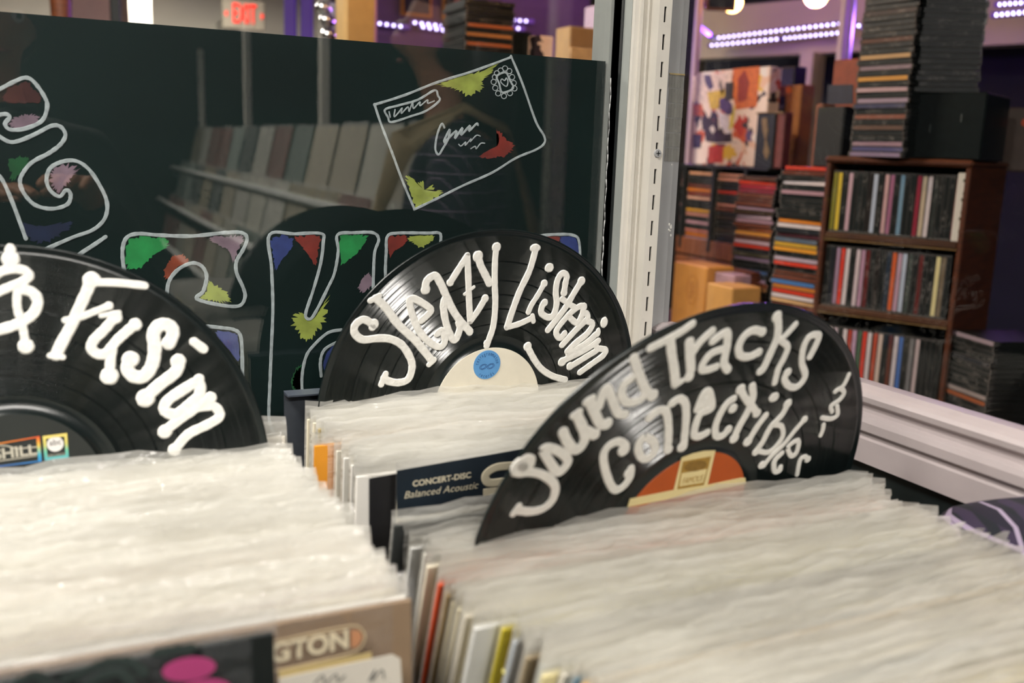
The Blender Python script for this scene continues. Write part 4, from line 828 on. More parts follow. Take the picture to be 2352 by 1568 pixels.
# ---- three-tier wooden CD shelf
BL = .262; bphi = -65.3; bo = Vector((1.4755, 1.5620, TZ)); BM = fr(bo, bphi)
bs = thing('cd_shelf', 'three-tier brown wooden shelf packed with upright CD cases', 'shelf', BM)
t_ = .010
link('side_board', MB().cbox(-t_, 0, 0, .26, 0, 1.345-TZ, .002).mesh('side_board', wood), bs); link('side_board', MB().cbox(BL, BL+t_, 0, .26, 0, 1.345-TZ, .002).mesh('side_board', wood), bs)
link('back_board', MB().box(0, BL, .25, .26, 0, 1.345-TZ).mesh('back_board', wood_d), bs)
tiers = [.885, 1.052, 1.205]
for z in (tiers[0], tiers[1], tiers[2]): link('shelf_board', MB().cbox(0, BL, 0, .25, z-TZ-.014, z-TZ-.001, .002).mesh('shelf_board', wood_d), bs)
link('top_board', MB().cbox(-t_-.004, BL+t_+.003, -.004, .262, 1.345-TZ, 1.359-TZ, .005).mesh('top_board', wood), bs)
link('plinth', MB().box(0, BL, .006, .016, 0, tiers[0]-TZ-.014).mesh('plinth', wood_d), bs)
gold = mat('worn_gilt_edge', '#8a6f45', .4, noise=.5, nscale=200)
for z in tiers[1:]: link('shelf_edge', MB().box(0, BL, -.0008, 0, z-TZ-.0165, z-TZ-.0145).mesh('shelf_edge', gold), bs)
row3 = ['#7d7a2a', '#c9b03a', D_, '#b99aa4', D_, '#141c1c', D_, DB, '#a9b4c4', D_, '#c4a0a0', '#96607c', D_, '#6f8fa4', D_, D_, '#8a2438', '#b8a88f', W_, '#2a2f2c', D_, D_, D_, '#b0223f']
row2 = [D_, DN, MV, '#c9301c', W_, D_, '#c4b4b8', '#a9849a', '#5a1a1a', D_, DB, D_, '#1a2a3a', '#c4541c', '#b08fa0', '#a9b4c4', '#3a4440', D_, '#5a1e1c', D_, D_, '#cfc48f', '#6b5f4c', D_]
row1 = [W_, D_, W_, '#b8a8b0', D_, W_, '#a83a2a', '#b08fa8', '#3f5a44', '#c9301c', W_, '#b0442a', '#c4b0a4', D_, '#5a2a1a', '#c4bcc0', '#3f66a8', D_, '#6f6f70', '#b8a8a8', D_, D_, D_, D_]
nam = ['lowest', 'middle', 'top']
for z, row, nm_ in zip(tiers, (row1, row2, row3), nam):
    x = .004
    for k, c_ in enumerate(row):
        M = BM @ T(x, .006+random.uniform(0, .003), z-TZ) @ Matrix.Rotation(random.uniform(-.006, .006), 4, 'Y') @ Matrix.Rotation(-math.pi/2, 4, 'Y') @ T(.0627, 0, -CDH)
        dark = c_ in (D_, DN, DB) or lin(c_)[1] < .03
        cn_ = {'#c9301c': 'red', '#c9b03a': 'yellow', '#b0223f': 'crimson', '#3f66a8': 'blue', '#cfc48f': 'cream', '#c4541c': 'orange', '#3f5a44': 'green', '#7d7a2a': 'olive'}.get(c_)
        place_cd(M, c_, '%s-spined upright CD case, %s from the left on the %s tier' % (colname(c_), nth(k), nm_), 'upright CD cases on the %s tier' % nm_)
        x += CDH+.0001
wb = thing('white_box_set', 'thick white CD box set with leafy edge at the top tier end', 'box set', BM @ T(.2553-.0055, .004, tiers[2]-TZ))
link('box', MB().cbox(-.006+.0045, .0165, 0, .14, 0, .130, .001).mesh('box', mat('white_gloss_card', '#cfcbc0', .4, noise=.04)), wb)
mbl = MB()
for k in range(9): mbl.sphere((.0125+.002*math.sin(k*2.1), -.0003, .02+k*.012), .0022, 8, sc=(1, .2, 1.5))
link('leaf_pattern', mbl.mesh('leaf_pattern', mat('leaf_ink', '#38452c', .6, noise=.2)), wb)
# ---- short stack at the right, in front of the shelf
p0 = onZ(2160, 945, TZ); 
stack((p0.x+.055*math.cos(math.radians(-104)), p0.y-.0607, TZ), -104, ['#8f8088', D_, D_, D_, DN, D_, D_, D_, D_, D_, '#8a7f7c', '#8a4a28', D_, D_, D_, D_], 'short CD stack by the sill', 'short CD stack by the sill', .002, 1.5, {0: 'pale-spined jewel case topping the short CD stack by the sill', 10: 'pale-spined jewel case low in the short CD stack by the sill'})
p1 = onZ(2318, 960, TZ)
stack((p1.x+.03, p1.y-.06, TZ), -70, [D_, DN, D_, D_, '#2a2a26', D_, D_, D_, D_, D_, D_, D_, D_, D_, D_], 'short CD stack at the far right edge', 'CD stack at the right edge', .002, 1.5)
# ---- dark cabinet beyond the shelf and things on top
cp = BM @ Vector((BL+.03, .02, 0))
cab = thing('dark_cabinet', 'dark cabinet standing right of the wooden CD shelf', 'cabinet', BM @ T(BL+.50, .22, 0))
link('body', MB().cbox(-.2, .4, 0, .35, 0, 1.340-TZ, .004).mesh('body', bin_black), cab); link('door', MB().cbox(-.18, .38, -.012, -.001, .02, 1.32-TZ, .003).mesh('door', bin_black), cab)
TOPZ = 1.3592
def boxthing(name, label, cat, M, w_, d_, h_, m, extra=None, group=None):
    t = thing(name, label, cat, M, group)
    link('body', MB().cbox(-w_/2, w_/2, 0, d_, 0, h_, min(.003, w_/8, h_/8, d_/8)).mesh('body', m), t); return t
blk = mat('black_gloss_card', (.006, .010, .010), .3, noise=.3, nscale=60); dblk = mat('black_matt', (.005, .008, .008), .6, noise=.2)
# tall stacks on the shelf top
gT = 'tall CD stack on the wooden shelf'
q = BM @ Vector((.045, .02, 0)); 
tallA = [D_]*8+['#2a1a12', D_, D_, D_, D_, '#4a2a18', D_, D_, '#a8895f', D_, '#7a6a74', D_, '#b8863a', D_, '#a88f94', D_, '#8f7f90', '#3a3c58', D_, '#7a4a3a', D_, '#5a4438', D_, D_, '#8f7480', '#4a4870', '#7f7088']
q = hit(2008, 372, Vector((1.505, 0, 0)), Vector((1, 0, 0))); stack((1.505, q.y, TOPZ), -84, tallA, 'tall CD stack on the wooden shelf', gT, .002, 2.0)
q2 = BM @ Vector((.185, .012, 0))
bb = boxthing('black_box', 'low black box on the wooden shelf carrying a tall dark CD stack', 'box', BM @ T(.19, .006, TOPZ-TZ), .185, .17, .125, blk)
for k in range(3): link('pale_mark', MB().box(-.06+.055*k, -.058+.055*k, -.0006, 0, .03+.02*k, .045+.02*k).mesh('pale_mark', mat('grey_ink', '#4a5250', .6, noise=.1)), bb)
stack(tuple(BM @ Vector((.20, .012, TOPZ-TZ+.125))), bphi+28, [D_]*30, 'dark CD stack above the black box', 'dark CD stack above the black box', .002, 1.5)
dm = boxthing('brown_box', 'dim brown box with a round orange sticker on the dark cabinet', 'box', fr(at(2300, 372, 2.05), -55), .12, .10, .13, mat('dull_brown_card', '#4a3a30', .6, noise=.1))
dm.location.z = 1.3402
link('orange_sticker', MB().cyl((.035, -.0008, .10), (.035, 0, .10), .008, n=20).mesh('orange_sticker', mat('orange_sticker', '#c2481c', .6, noise=.1)), dm)

# ---- black CD rack with three columns, on a wooden crate
RXF = 1.82; RZ = 1.066
cr = thing('wooden_crate', 'brown wooden crate under the black CD rack', 'crate', T(RXF+.13, 2.44, TZ))
for k in range(4): link('plank', MB().cbox(-.13, -.118, -.33, .33, .006+k*.058, .058+k*.058, .002).mesh('plank', mat('orange_pine', '#8a4f2a', .5, noise=.4, nscale=18, stretch=(1, 8, 1))), cr)
link('frame', MB().box(-.118, .25, -.33, .33, 0, RZ-TZ-.002).mesh('frame', wood_d), cr)
rk = thing('cd_rack', 'black CD rack with three columns of slotted cases', 'CD rack', T(RXF, 2.48, RZ))
ry = [2.70, 2.553, 2.406, 2.259]; RH = 1.314-RZ
for y in ry: link('upright', MB().box(-.002, .34, y-2.48-.006, y-2.48+.006, 0, RH).mesh('upright', dblk), rk)
link('back', MB().box(.338, .342, -.22, .22, 0, RH).mesh('back', dblk), rk); link('top', MB().cbox(-.004, .342, -.32, .24, RH, RH+.008, .002).mesh('top', dblk), rk)
rc = [['#c99a8a', '#c99a8a', '#c98f8a', '#c4a08a', D_, '#a99a7a', D_, D_, '#c99a9a', D_, '#a8344a', '#c98a8a', '#c98a8a', '#c99a8a'], ['#d9a07a', D_, D_, '#6a2a1a', '#d97a1c', '#8a3a2a', '#d9a890', D_, D_, '#d9a02a', '#c98a7a', D_, '#c49aa8', D_, '#c97a6a', '#d97a1c', '#c49ab0'], ['#c9907a', '#d99a80', D_, D_, '#c2301a', D_, D_, '#c98a7a', '#7a3a1a', D_, '#3a2a1c', D_, D_, '#3a2a1c', '#2a2018', D_, D_]]
for ci in range(3):
    yc = (ry[ci]+ry[ci+1])/2
    for k, c_ in enumerate(rc[ci]):
        z = 1.303-.0124*(k+1)+.001
        if z < RZ+.002: break
        place_cd(fr((RXF+.004+random.uniform(0, .004), yc, z), -90), c_, '%s-spined CD case, %s from the top in the %s column of the black rack' % (colname(c_), nth(k), ['left', 'middle', 'right'][ci]), 'CD cases in the black rack')
# ---- things standing on the rack top
def collage_mat():
    m, t, b = nt('collage_print'); tc = N(t, 'ShaderNodeTexCoord'); v1 = N(t, 'ShaderNodeTexVoronoi'); v1.inputs['Scale'].default_value = 30; v1.inputs['Randomness'].default_value = 1
    nz = N(t, 'ShaderNodeTexNoise'); nz.inputs['Scale'].default_value = 22; t.links.new(tc.outputs['Object'], nz.inputs['Vector'])
    mx = N(t, 'ShaderNodeMix', data_type='VECTOR'); mx.inputs['Factor'].default_value = .08; t.links.new(tc.outputs['Object'], mx.inputs['A']); t.links.new(nz.outputs['Color'], mx.inputs['B']); t.links.new(mx.outputs['Result'], v1.inputs['Vector'])
    sp_ = N(t, 'ShaderNodeSeparateColor'); t.links.new(v1.outputs['Color'], sp_.inputs[0]); r = N(t, 'ShaderNodeValToRGB'); r.color_ramp.interpolation = 'CONSTANT'; el = r.color_ramp.elements
    st = [(0, '#e8d4c8'), (.34, '#e0b8a0'), (.42, '#2c2430'), (.52, '#c8572a'), (.60, '#e6d0c4'), (.74, '#5a4a78'), (.79, '#d9b23a'), (.84, '#3a2c2a'), (.90, '#e4dcd8'), (.96, '#b8341f')]
    while len(el) < len(st): el.new(.5)
    for e, (p, c_) in zip(el, st): e.position = p; e.color = (*lin(c_), 1)
    t.links.new(sp_.outputs[0], r.inputs[0]); t.links.new(r.outputs[0], b.inputs['Base Color']); b.inputs['Roughness'].default_value = .5; return m
RT = 1.3222
def onrack(x0, x1, ytop, X, label, name, cat, m, d_=.04, zb=RT, tilt=0):
    a, b_ = onX(x0, 300, X), onX(x1, 300, X); zt = onX((x0+x1)/2, ytop, X).z
    M = fr((X, (a.y+b_.y)/2, zb), -90) @ Matrix.Rotation(tilt, 4, 'X')
    return boxthing(name, label, cat, M, abs(a.y-b_.y), d_, zt-zb, m)
co = onrack(1592, 1757, 160, 1.87, 'white box set covered in a colourful photo collage', 'collage_box', 'box set', collage_mat(), .045)
a, b_ = onX(1592, 300, 1.87), onX(1757, 300, 1.87)
def cpos(x, y):
    p = onX(x, y, 1.87); return ((a.y+b_.y)/2-p.y, p.z-RT)
def cpatch(pts, c_, nm_='collage_picture', yy=-.0008):
    b2_ = MB(); b2_.extr([cpos(*p) for p in pts], lambda u, v, t: (u, t, v), -.0002, yy); link(nm_, b2_.mesh(nm_, mat('pr_'+c_.strip('#'), c_, .5, noise=.35, nscale=90)), co)
cpatch([(1592, 175), (1682, 165), (1680, 215), (1630, 235), (1592, 235)], '#e6cfc2')
cpatch([(1684, 158), (1746, 152), (1738, 245), (1690, 252), (1682, 210)], '#cf6a2c'); cpatch([(1696, 180), (1712, 160), (1722, 190), (1715, 230), (1695, 235)], '#8f2f18', yy=-.0012)
cpatch([(1618, 172), (1632, 172), (1640, 200), (1630, 208), (1620, 190)], '#4a4460', yy=-.0012); cpatch([(1650, 195), (1655, 180), (1664, 205), (1660, 222)], '#8a8070', yy=-.0012)
cpatch([(1625, 212), (1665, 205), (1668, 222), (1655, 228), (1650, 250), (1632, 250)], '#d9b83a', yy=-.0012); cpatch([(1652, 228), (1668, 222), (1682, 240), (1684, 260), (1672, 265), (1655, 250)], '#5a4a7a', yy=-.0014)
cpatch([(1650, 255), (1672, 265), (1680, 300), (1672, 310), (1655, 290)], '#e0dce6', yy=-.0012); cpatch([(1680, 262), (1690, 240), (1684, 290), (1674, 300)], '#d9c64a', yy=-.0014)
cpatch([(1616, 280), (1625, 270), (1632, 278), (1648, 275), (1654, 310), (1680, 305), (1682, 326), (1650, 328), (1622, 324)], '#382c34', yy=-.0016); cpatch([(1630, 295), (1638, 288), (1645, 298), (1638, 308)], '#d9d0cc', yy=-.0020)
cpatch([(1594, 240), (1612, 238), (1618, 265), (1594, 266)], '#c2572a', yy=-.0012); cpatch([(1628, 336), (1662, 334), (1660, 374), (1626, 374)], '#b83a22', yy=-.0012); cpatch([(1667, 190), (1686, 188), (1684, 228), (1666, 230)], '#3c3a34', yy=-.0022)
cpatch([(1592, 310), (1612, 308), (1610, 340), (1592, 340)], '#3a3050', yy=-.0012); cpatch([(1636, 330), (1700, 330), (1702, 325), (1640, 322)], '#e0d0c8', yy=-.0012)
onrack(1764, 1812, 155, 2.05, 'small black and white box behind the collage box', 'small_box', 'box', blk, .05)
br_ = onrack(1748, 1832, 197, 1.95, 'brown cardboard cassette box with a black window on the rack', 'cassette_box', 'box', mat('kraft_card', '#9a6028', .6, noise=.2, nscale=30), .05)
aa, ab = onX(1748, 300, 1.95), onX(1832, 300, 1.95); cen = (aa.y+ab.y)/2
def bpos(x, y): p = onX(x, y, 1.95); return (cen-p.y, p.z-RT)
def bpatch(nm_, pts, m, yy=-.001):
    b2_ = MB(); b2_.extr([bpos(*p) for p in pts], lambda u, v, t: (u, t, v), -.0001, yy); link(nm_, b2_.mesh(nm_, m), br_)
bpatch('black_window', [(1765, 222), (1805, 220), (1803, 275), (1763, 278)], dblk); bpatch('orange_sticker', [(1812+7*math.cos(k*math.pi/8), 207+8*math.sin(k*math.pi/8)) for k in range(16)], mat('orange_dot', '#e0791c', .6, noise=.05)); bpatch('white_lettering', [(1768, 243), (1800, 241), (1800, 249), (1768, 251)], mat('grey_print', '#7a8088', .6, noise=.4, nscale=300), -.0016)
bpatch('small_emblem', [(1797, 330), (1812, 328), (1812, 350), (1796, 352)], dblk); bpatch('small_emblem_dot', [(1801, 335), (1808, 334), (1808, 344), (1801, 345)], mat('pale_print', '#b8b8ae', .6, noise=.1), -.0016)
fg = onrack(1737, 1778, 258, 1.835, 'narrow black framed picture of a slim gold figure', 'framed_picture', 'picture', dblk, .012); 
fa, fb = onX(1737, 300, 1.835), onX(1778, 300, 1.835); fcn = (fa.y+fb.y)/2
def fpos(x, y): p = onX(x, y, 1.835); return (fcn-p.y, p.z-RT)
b2_ = MB(); b2_.extr([fpos(*p) for p in [(1750, 272), (1762, 270), (1764, 300), (1760, 320), (1768, 350), (1760, 368), (1753, 350), (1758, 322), (1752, 300)]], lambda u, v, t: (u, t, v), -.0001, -.0008); link('gold_figure', b2_.mesh('gold_figure', mat('dull_gold_print', '#7a6440', .5, noise=.3, nscale=120)), fg)
b2_ = MB(); b2_.extr([fpos(*p) for p in [(1737, 258), (1799, 256), (1799, 260), (1737, 262)]], lambda u, v, t: (u, t, v), .0, .01); link('gold_edge', b2_.mesh('gold_edge', gold), fg)
onrack(1782, 1800, 258, 1.84, 'thin pink-edged case leaning beside the framed picture', 'thin_case', 'case', mat('mauve_card', '#6f3b3a', .5, noise=.3), .03)
onrack(1868, 1884, 238, 1.60, 'thin brown case left of the tall black box', 'thin_case', 'case', mat('tan_card', '#7a4a34', .6, noise=.3), .04, zb=TZ+CDH*len(colB)+.0005)
onrack(1872, 1935, 245, 1.53, 'tall plain black box standing beside the wooden shelf', 'tall_black_box', 'box', dblk, .04, zb=TZ+CDH*len(colB)+.009)
ps = onrack(1900, 1960, 137, 1.66, 'orange-brown postcard block above a dark landscape picture', 'postcard_block', 'picture', mat('rust_card', '#7d3a1a', .6, noise=.2), .02, zb=1.3595)
pa, pb = onX(1900, 300, 1.66), onX(1960, 300, 1.66); pc_ = (pa.y+pb.y)/2
b2_ = MB(); b2_.extr([((pc_-onX(x, y, 1.66).y), onX(x, y, 1.66).z-1.3595) for x, y in [(1901, 240), (1960, 238), (1960, 194), (1902, 195)]], lambda u, v, t: (u, t, v), -.0001, -.001); link('landscape_print', b2_.mesh('landscape_print', mat('dusk_print', '#1e2430', .5, noise=.5, nscale=40)), ps)
# red-edged tray above the two tall stacks
rt2 = boxthing('red_tray', 'flat red-edged box lying on top of the tall CD stacks', 'box', fr((1.51, 1.672, TZ+CDH*len(colB)+.0005), -82), .118, .12, .008, mat('red_card', '#b8321c', .5, noise=.2))
# orange stamped cardboard and small cartons in front of the crate
kraft = mat('orange_kraft', '#c98a3c', .6, noise=.12, nscale=25)
XK = 1.40
def carton(x0, x1, y0, X, label, m, d_=.08):
    aa, ab = onX(x0, 650, X), onX(x1, 650, X); zt = onX((x0+x1)/2, y0, X).z
    return boxthing('cardboard_carton', label, 'carton', fr((X, (aa.y+ab.y)/2, TZ), -90), abs(aa.y-ab.y), d_, zt-TZ, m)
ck = carton(1546, 1622, 606, 1.40, 'orange cardboard carton with a round stamp', kraft)
ka, kb = onX(1546, 650, 1.40), onX(1622, 650, 1.40); kc = (ka.y+kb.y)/2
mb = MB(); ctr = (kc-onX(1590, 665, 1.40).y, onX(1590, 665, 1.40).z-TZ)
stroke(mb, [(ctr[0]+.021*math.cos(k*math.pi/8), ctr[1]+.034*math.sin(k*math.pi/8)) for k in range(16)], .0016, .0002, closed=True, jit=0)
for k in range(7): stroke(mb, [(ctr[0]-.012+random.uniform(0, .006), ctr[1]-.02+k*.006), (ctr[0]+random.uniform(.002, .012), ctr[1]-.02+k*.006+random.uniform(-.003, .003))], .002, .0002, jit=.1)
mb.v = [(x, -.0005-z, y) for x, y, z in mb.v]; link('round_stamp', mb.mesh('round_stamp', mat('stamp_ink', '#a8621c', .6, noise=.2)), ck)
carton(1624, 1684, 655, 1.36, 'lower tan cardboard carton beside the stamped one', mat('tan_kraft', '#c4904c', .6, noise=.12, nscale=25))
carton(1640, 1686, 628, 1.42, 'pale mauve paper carton behind the tan carton', mat('mauve_paper', '#a08088', .6, noise=.15), .05)
for k in range(4):
    aa = onX(1560+k*8, 590, 1.46)
    boxthing('flat_case', 'clear flat case, %s from the bottom of the pile on the crate edge' % nth(k), 'case', fr((1.452, 1.93+.004*k, TZ+.166+k*.012), -90+random.uniform(-3, 3)), .20, .10, .0115, mat('amber_plastic', '#7a4630', .3, noise=.35, nscale=30), group='flat cases on the crate edge')
fb_ = boxthing('case_support_box', 'brown box under the pile of flat clear cases', 'box', fr((1.455, 1.94, TZ), -90), .21, .10, .1655, mat('brown_box_card', '#6a3d22', .6, noise=.2))

# ---- lamps inside
bulb = mat('warm_bulb', '#ffd9a0', .4, emit='#ffc070', es=16, noise=.02)
def pendant(p, power, label, col=(1, .55, .22), r=.05):
    t = thing('pendant_lamp', label, 'lamp', T(*p)); link('bulb', MB().sphere((0, 0, 0), r, 16).mesh('bulb', bulb, True), t); link('holder', MB().cyl((0, 0, r*.8), (0, 0, r*1.8), r*.5, r*.35).mesh('holder', dblk), t); link('cord', MB().cyl((0, 0, r*1.8), (0, 0, 2.6-p[2]), .004, n=8).mesh('cord', rubber), t)
    l = bpy.data.lights.new('bulb_light', 'POINT'); l.energy = power; l.color = col; l.shadow_soft_size = r*1.1; o = bpy.data.objects.new('bulb_light', l); COL.objects.link(o); o.parent = t
pendant((.95, 1.75, 2.05), WARM_W, 'warm pendant bulb over the CD stacks')
pendant((1.05, 2.75, 2.15), WARM_W*.6, 'warm pendant bulb deeper in the shop over the rack')
pendant(tuple(at(1683, 6, 3.4)), WARM_W*.15, 'warm round lamp showing at the top beside the dark picture', r=.035)
pendant(tuple(at(1875, -12, 4.0)), WARM_W*.1, 'warm lamp just at the top edge by the pale post', r=.05)
pendant((2.3, 3.9, 2.2), WARM_W*.5, 'warm pendant bulb before the picture partition')
t = thing('ceiling_light', 'white ceiling panel deep in the shop near the exit sign', 'ceiling light', T(.6, 6.0, 2.58)); link('diffuser', MB().box(-.3, .3, -.3, .3, -.02, 0).mesh('diffuser', tube_glow), t); link('frame', MB().box(-.33, .33, -.33, -.3, -.04, .02).box(-.33, .33, .3, .33, -.04, .02).box(-.33, -.3, -.3, .3, -.04, .02).box(.3, .33, -.3, .3, -.04, .02).mesh('frame', alu), t); area_light('panel_light', t, T(0, 0, -.03), .6, .6, 150, (1, .95, .86))
t = thing('ceiling_light', 'added unseen white ceiling panel brightening the pink panel behind the board', 'ceiling light', T(-.25, 2.6, 2.58)); link('diffuser', MB().box(-.3, .3, -.3, .3, -.02, 0).mesh('diffuser', tube_glow), t); link('frame', MB().box(-.33, .33, -.33, -.3, -.04, .02).box(-.33, .33, .3, .33, -.04, .02).box(-.33, -.3, -.3, .3, -.04, .02).box(.3, .33, -.3, .3, -.04, .02).mesh('frame', alu), t); area_light('panel_light', t, T(0, 0, -.03), .6, .6, 75, (1, .95, .86))  # extra panel out of view, added to lighten the pink panel
# ---- LED strips
led_m = mat('led_diode', '#ffffff', .4, emit='#dcd2ff', es=LED_E, noise=.02); led_base = mat('led_channel', '#8a6ad0', .5, noise=.1)
def led(a, b_, label, power=0, pitch=.03):
    a, b_ = Vector(a), Vector(b_); L = (b_-a).length; t = thing('led_strip', label, 'LED strip', Matrix.Translation(a), 'purple LED strips'); d = (b_-a).normalized()
    m = MB().cyl(d*-.02, d*(L+.02), .011, n=6); link('channel', m.mesh('channel', led_base), t)
    q = MB(); tow = (CAM-a).normalized()*.012
    for k in range(int(L/pitch)+1): q.sphere(tuple(d*(k*pitch)+tow), .0068, 6)
    o = link('diodes', q.mesh('diodes', led_m), t); o['kind'] = 'stuff'
    if power:
        l = bpy.data.lights.new('led_light', 'AREA'); l.shape = 'RECTANGLE'; l.size = L; l.size_y = .05; l.energy = power; l.color = (.42, .16, 1.0)
        ez = (Vector((0, 0, 1))*.3+(a-CAM).normalized()*-1.0).normalized(); ex = d; ey = (-ez).cross(ex).normalized(); ez2 = ex.cross(ey)
        lo = bpy.data.objects.new('led_light', l); COL.objects.link(lo); lo.parent = t; lo.matrix_basis = frame(d*(L/2)+(CAM-a).normalized()*.25-Vector((0, 0, .02)), ex, ey, ez2)
Zl = 5.0
led(at(1640, 88, Zl), at(1930, 54, Zl-.5), 'long purple-white LED strip crossing the upper right of the shop', LED_W)
led(at(1635, 104, Zl+.05), at(1792, 89, Zl-.2), 'LED strip below the long one, left length', 0)
led(at(1803, 88, Zl-.2), at(1930, 75, Zl-.45), 'LED strip below the long one, right length', 0)
led(at(1575, 38, Zl-1.2), at(1638, 86, Zl-.02), 'short LED strip running back to the corner above the collage box', 0)
led(at(1945, 45, Zl-.6), at(1990, 68, Zl-.6), 'short LED strip right of the pale post', 0)
led(at(2298, 10, 3.2), at(2400, 2, 3.0), 'upper LED strip at the top right corner', LED_W*.12, .026); led(at(2290, 34, 3.2), at(2400, 24, 3.0), 'lower LED strip at the top right corner', 0, .026)
# soffit, purple-lit pillar and posts
sof = MB(); p_a, p_b = at(1600, 150, Zl+.3), at(2000, 100, Zl-.4)
dirv = (Vector((p_b.x, p_b.y, 0))-Vector((p_a.x, p_a.y, 0))).normalized(); phi = math.degrees(math.atan2(dirv.y, dirv.x)); SM = fr((p_a.x, p_a.y, 0), phi)
struct('trim_3', MB().box(-.1, 3.2, .0, .12, 1.86, 2.12, M=SM), white_wall)
struct('wall_divider', MB().box(-.3, 3.4, .5, .6, 0, 2.6, M=SM), mat('deep_blue_wall', (.012, .014, .035), .8, noise=.2, nscale=5))
struct('trim_4', MB().box(0, .07, -.02, .10, 0, 1.86, M=fr((at(1841, 150, Zl-.2).x, at(1841, 150, Zl-.2).y, 0), phi)), white_wall)
def post(x, Z, wpx, label, m):
    p = at(x, 100, Z); t = thing('shop_post', label, 'post', T(p.x, p.y, 0)); r = wpx/2*Z/FPX
    link('shaft', MB().cbox(-r, r, -r, r, .02, 2.6, r*.2).mesh('shaft', m), t); link('foot', MB().cbox(-r*2, r*2, -r*2, r*2, 0, .02, .003).mesh('foot', steel), t)
pw = mat('pinkish_white_paint', '#c9b4ae', .5, noise=.05)
post(1600, 3.4, 13, 'slim pale post behind the collage box', pw); post(1934, 3.0, 17, 'pale post right of the long LED strip', pw); post(1952, 3.1, 9, 'thin dark chromed post next to the pale post', steel)
post(1577, 3.0, 22, 'black post just right of the grey corner post', dblk)
pf = thing('hanging_picture', 'dark picture with an orange frame hanging at the top by the lamp', 'picture', fr(at(1655, 24, 3.3), AZ-90)); link('frame', MB().cbox(-.05, .05, 0, .015, 0, .3, .003).mesh('frame', mat('orange_frame', '#8a4a1c', .5, noise=.2)), pf); link('picture', MB().box(-.042, .042, -.001, 0, .008, .29).mesh('picture', dblk), pf); link('wire', MB().cyl((0, .007, .3), (0, .007, 2.6-at(1655, 24, 3.3).z), .002, n=6).mesh('wire', rubber), pf)

# ---- seen over the black board: partition with frames, EXIT sign, shelf things
struct('wall_partition', MB().box(1.28, 2.62, 4.6, 4.7, 0, 2.6), mat('plum_wall', '#5a4660', .8, noise=.1, nscale=5))
def onP(x, y): return onY(x, y, 4.595)
def wall_frame(x0, x1, y1, label, fm, pmx, rec=False):
    a, b_ = onP(x0, y1), onP(x1, y1); w_ = b_.x-a.x; t = thing('wall_picture', label, 'picture', T((a.x+b_.x)/2, 4.596, a.z))
    link('frame', MB().cbox(-w_/2, w_/2, -.02, 0, 0, w_*1.05, .004).mesh('frame', fm), t); link('picture', MB().box(-w_/2+.015, w_/2-.015, -.023, -.02, .015, w_*1.05-.015).mesh('picture', pmx), t)
    if rec:
        link('record', MB().cyl((0, -.023, w_*.52), (0, -.027, w_*.52), w_*.42, n=40).mesh('record', vinyl_smooth), t); link('record_label', MB().cyl((0, -.027, w_*.52), (0, -.029, w_*.52), w_*.17, n=30).mesh('record_label', mat('rust_label', '#7d3a1e', .6, noise=.1)), t)
goldf = mat('gold_frame', '#a87838', .35, metal=.6, noise=.2)
wall_frame(918, 990, 36, 'gold-framed dark picture on the plum partition', goldf, blk); wall_frame(1013, 1082, 48, 'gold-framed record with a rust label on the plum partition', goldf, mat('brown_mount', '#6a4030', .6, noise=.2), True); wall_frame(1112, 1150, 46, 'brown framed picture right of the framed record', wood, mat('amber_mount', '#8a5a28', .6, noise=.2))
for (x0, y0, x1, y1, lb_) in ((856, 52, 932, 62, 'LED strip left of the framed pictures'), (953, 52, 1052, 64, 'LED strip under the gold frames, upper'), (972, 62, 1096, 82, 'LED strip under the gold frames, lower'), (1162, 62, 1196, 66, 'short LED strip at the right of the partition, lower'), (1180, 46, 1217, 49, 'short LED strip at the right of the partition, upper')):
    a, b_ = onY(x0, y0, 4.57), onY(x1, y1, 4.57); led(a, b_, lb_, LED_W*.35 if 'lower' in lb_ or 'left' in lb_ else 0, .034)
ex = thing('exit_sign', 'red glowing EXIT sign on the pale wall', 'exit sign', frame(onY(561, 34, 7.0), Vector((1, 0, 0)), Vector((0, 0, 1)), Vector((0, -1, 0))))
exw = onY(597, 34, 7).x-onY(525, 34, 7).x; exh = onY(561, 8, 7).z-onY(561, 62, 7).z
link('box', MB().cbox(-exw*.67, exw*.67, -exh*.62, exh*.62, -.05, -.005, .006).mesh('box', mat('pale_sign_box', '#857d6e', .7, noise=.05)), ex)
red_e = mat('exit_red', '#e02010', .5, emit='#ff1a08', es=1.3, noise=.02)
text_obj('lettering', 'EXIT', exh*1.2, red_e, ex, T(0, 0, .004), extrude=.003, sx=exw*.76/(exh*1.2*2.0), bold=0)
for s_ in (-1, 1): link('arrow', MB().extr([(s_*exw*.63, 0), (s_*exw*.54, exh*.14), (s_*exw*.54, -exh*.14)], lambda u, v, t: (u, v, t), -.004, .002).mesh('arrow', red_e), ex)
link('bracket', MB().cbox(-.02, .02, -.05, .05, -1.0, -.05, .004).mesh('bracket', steel), ex)
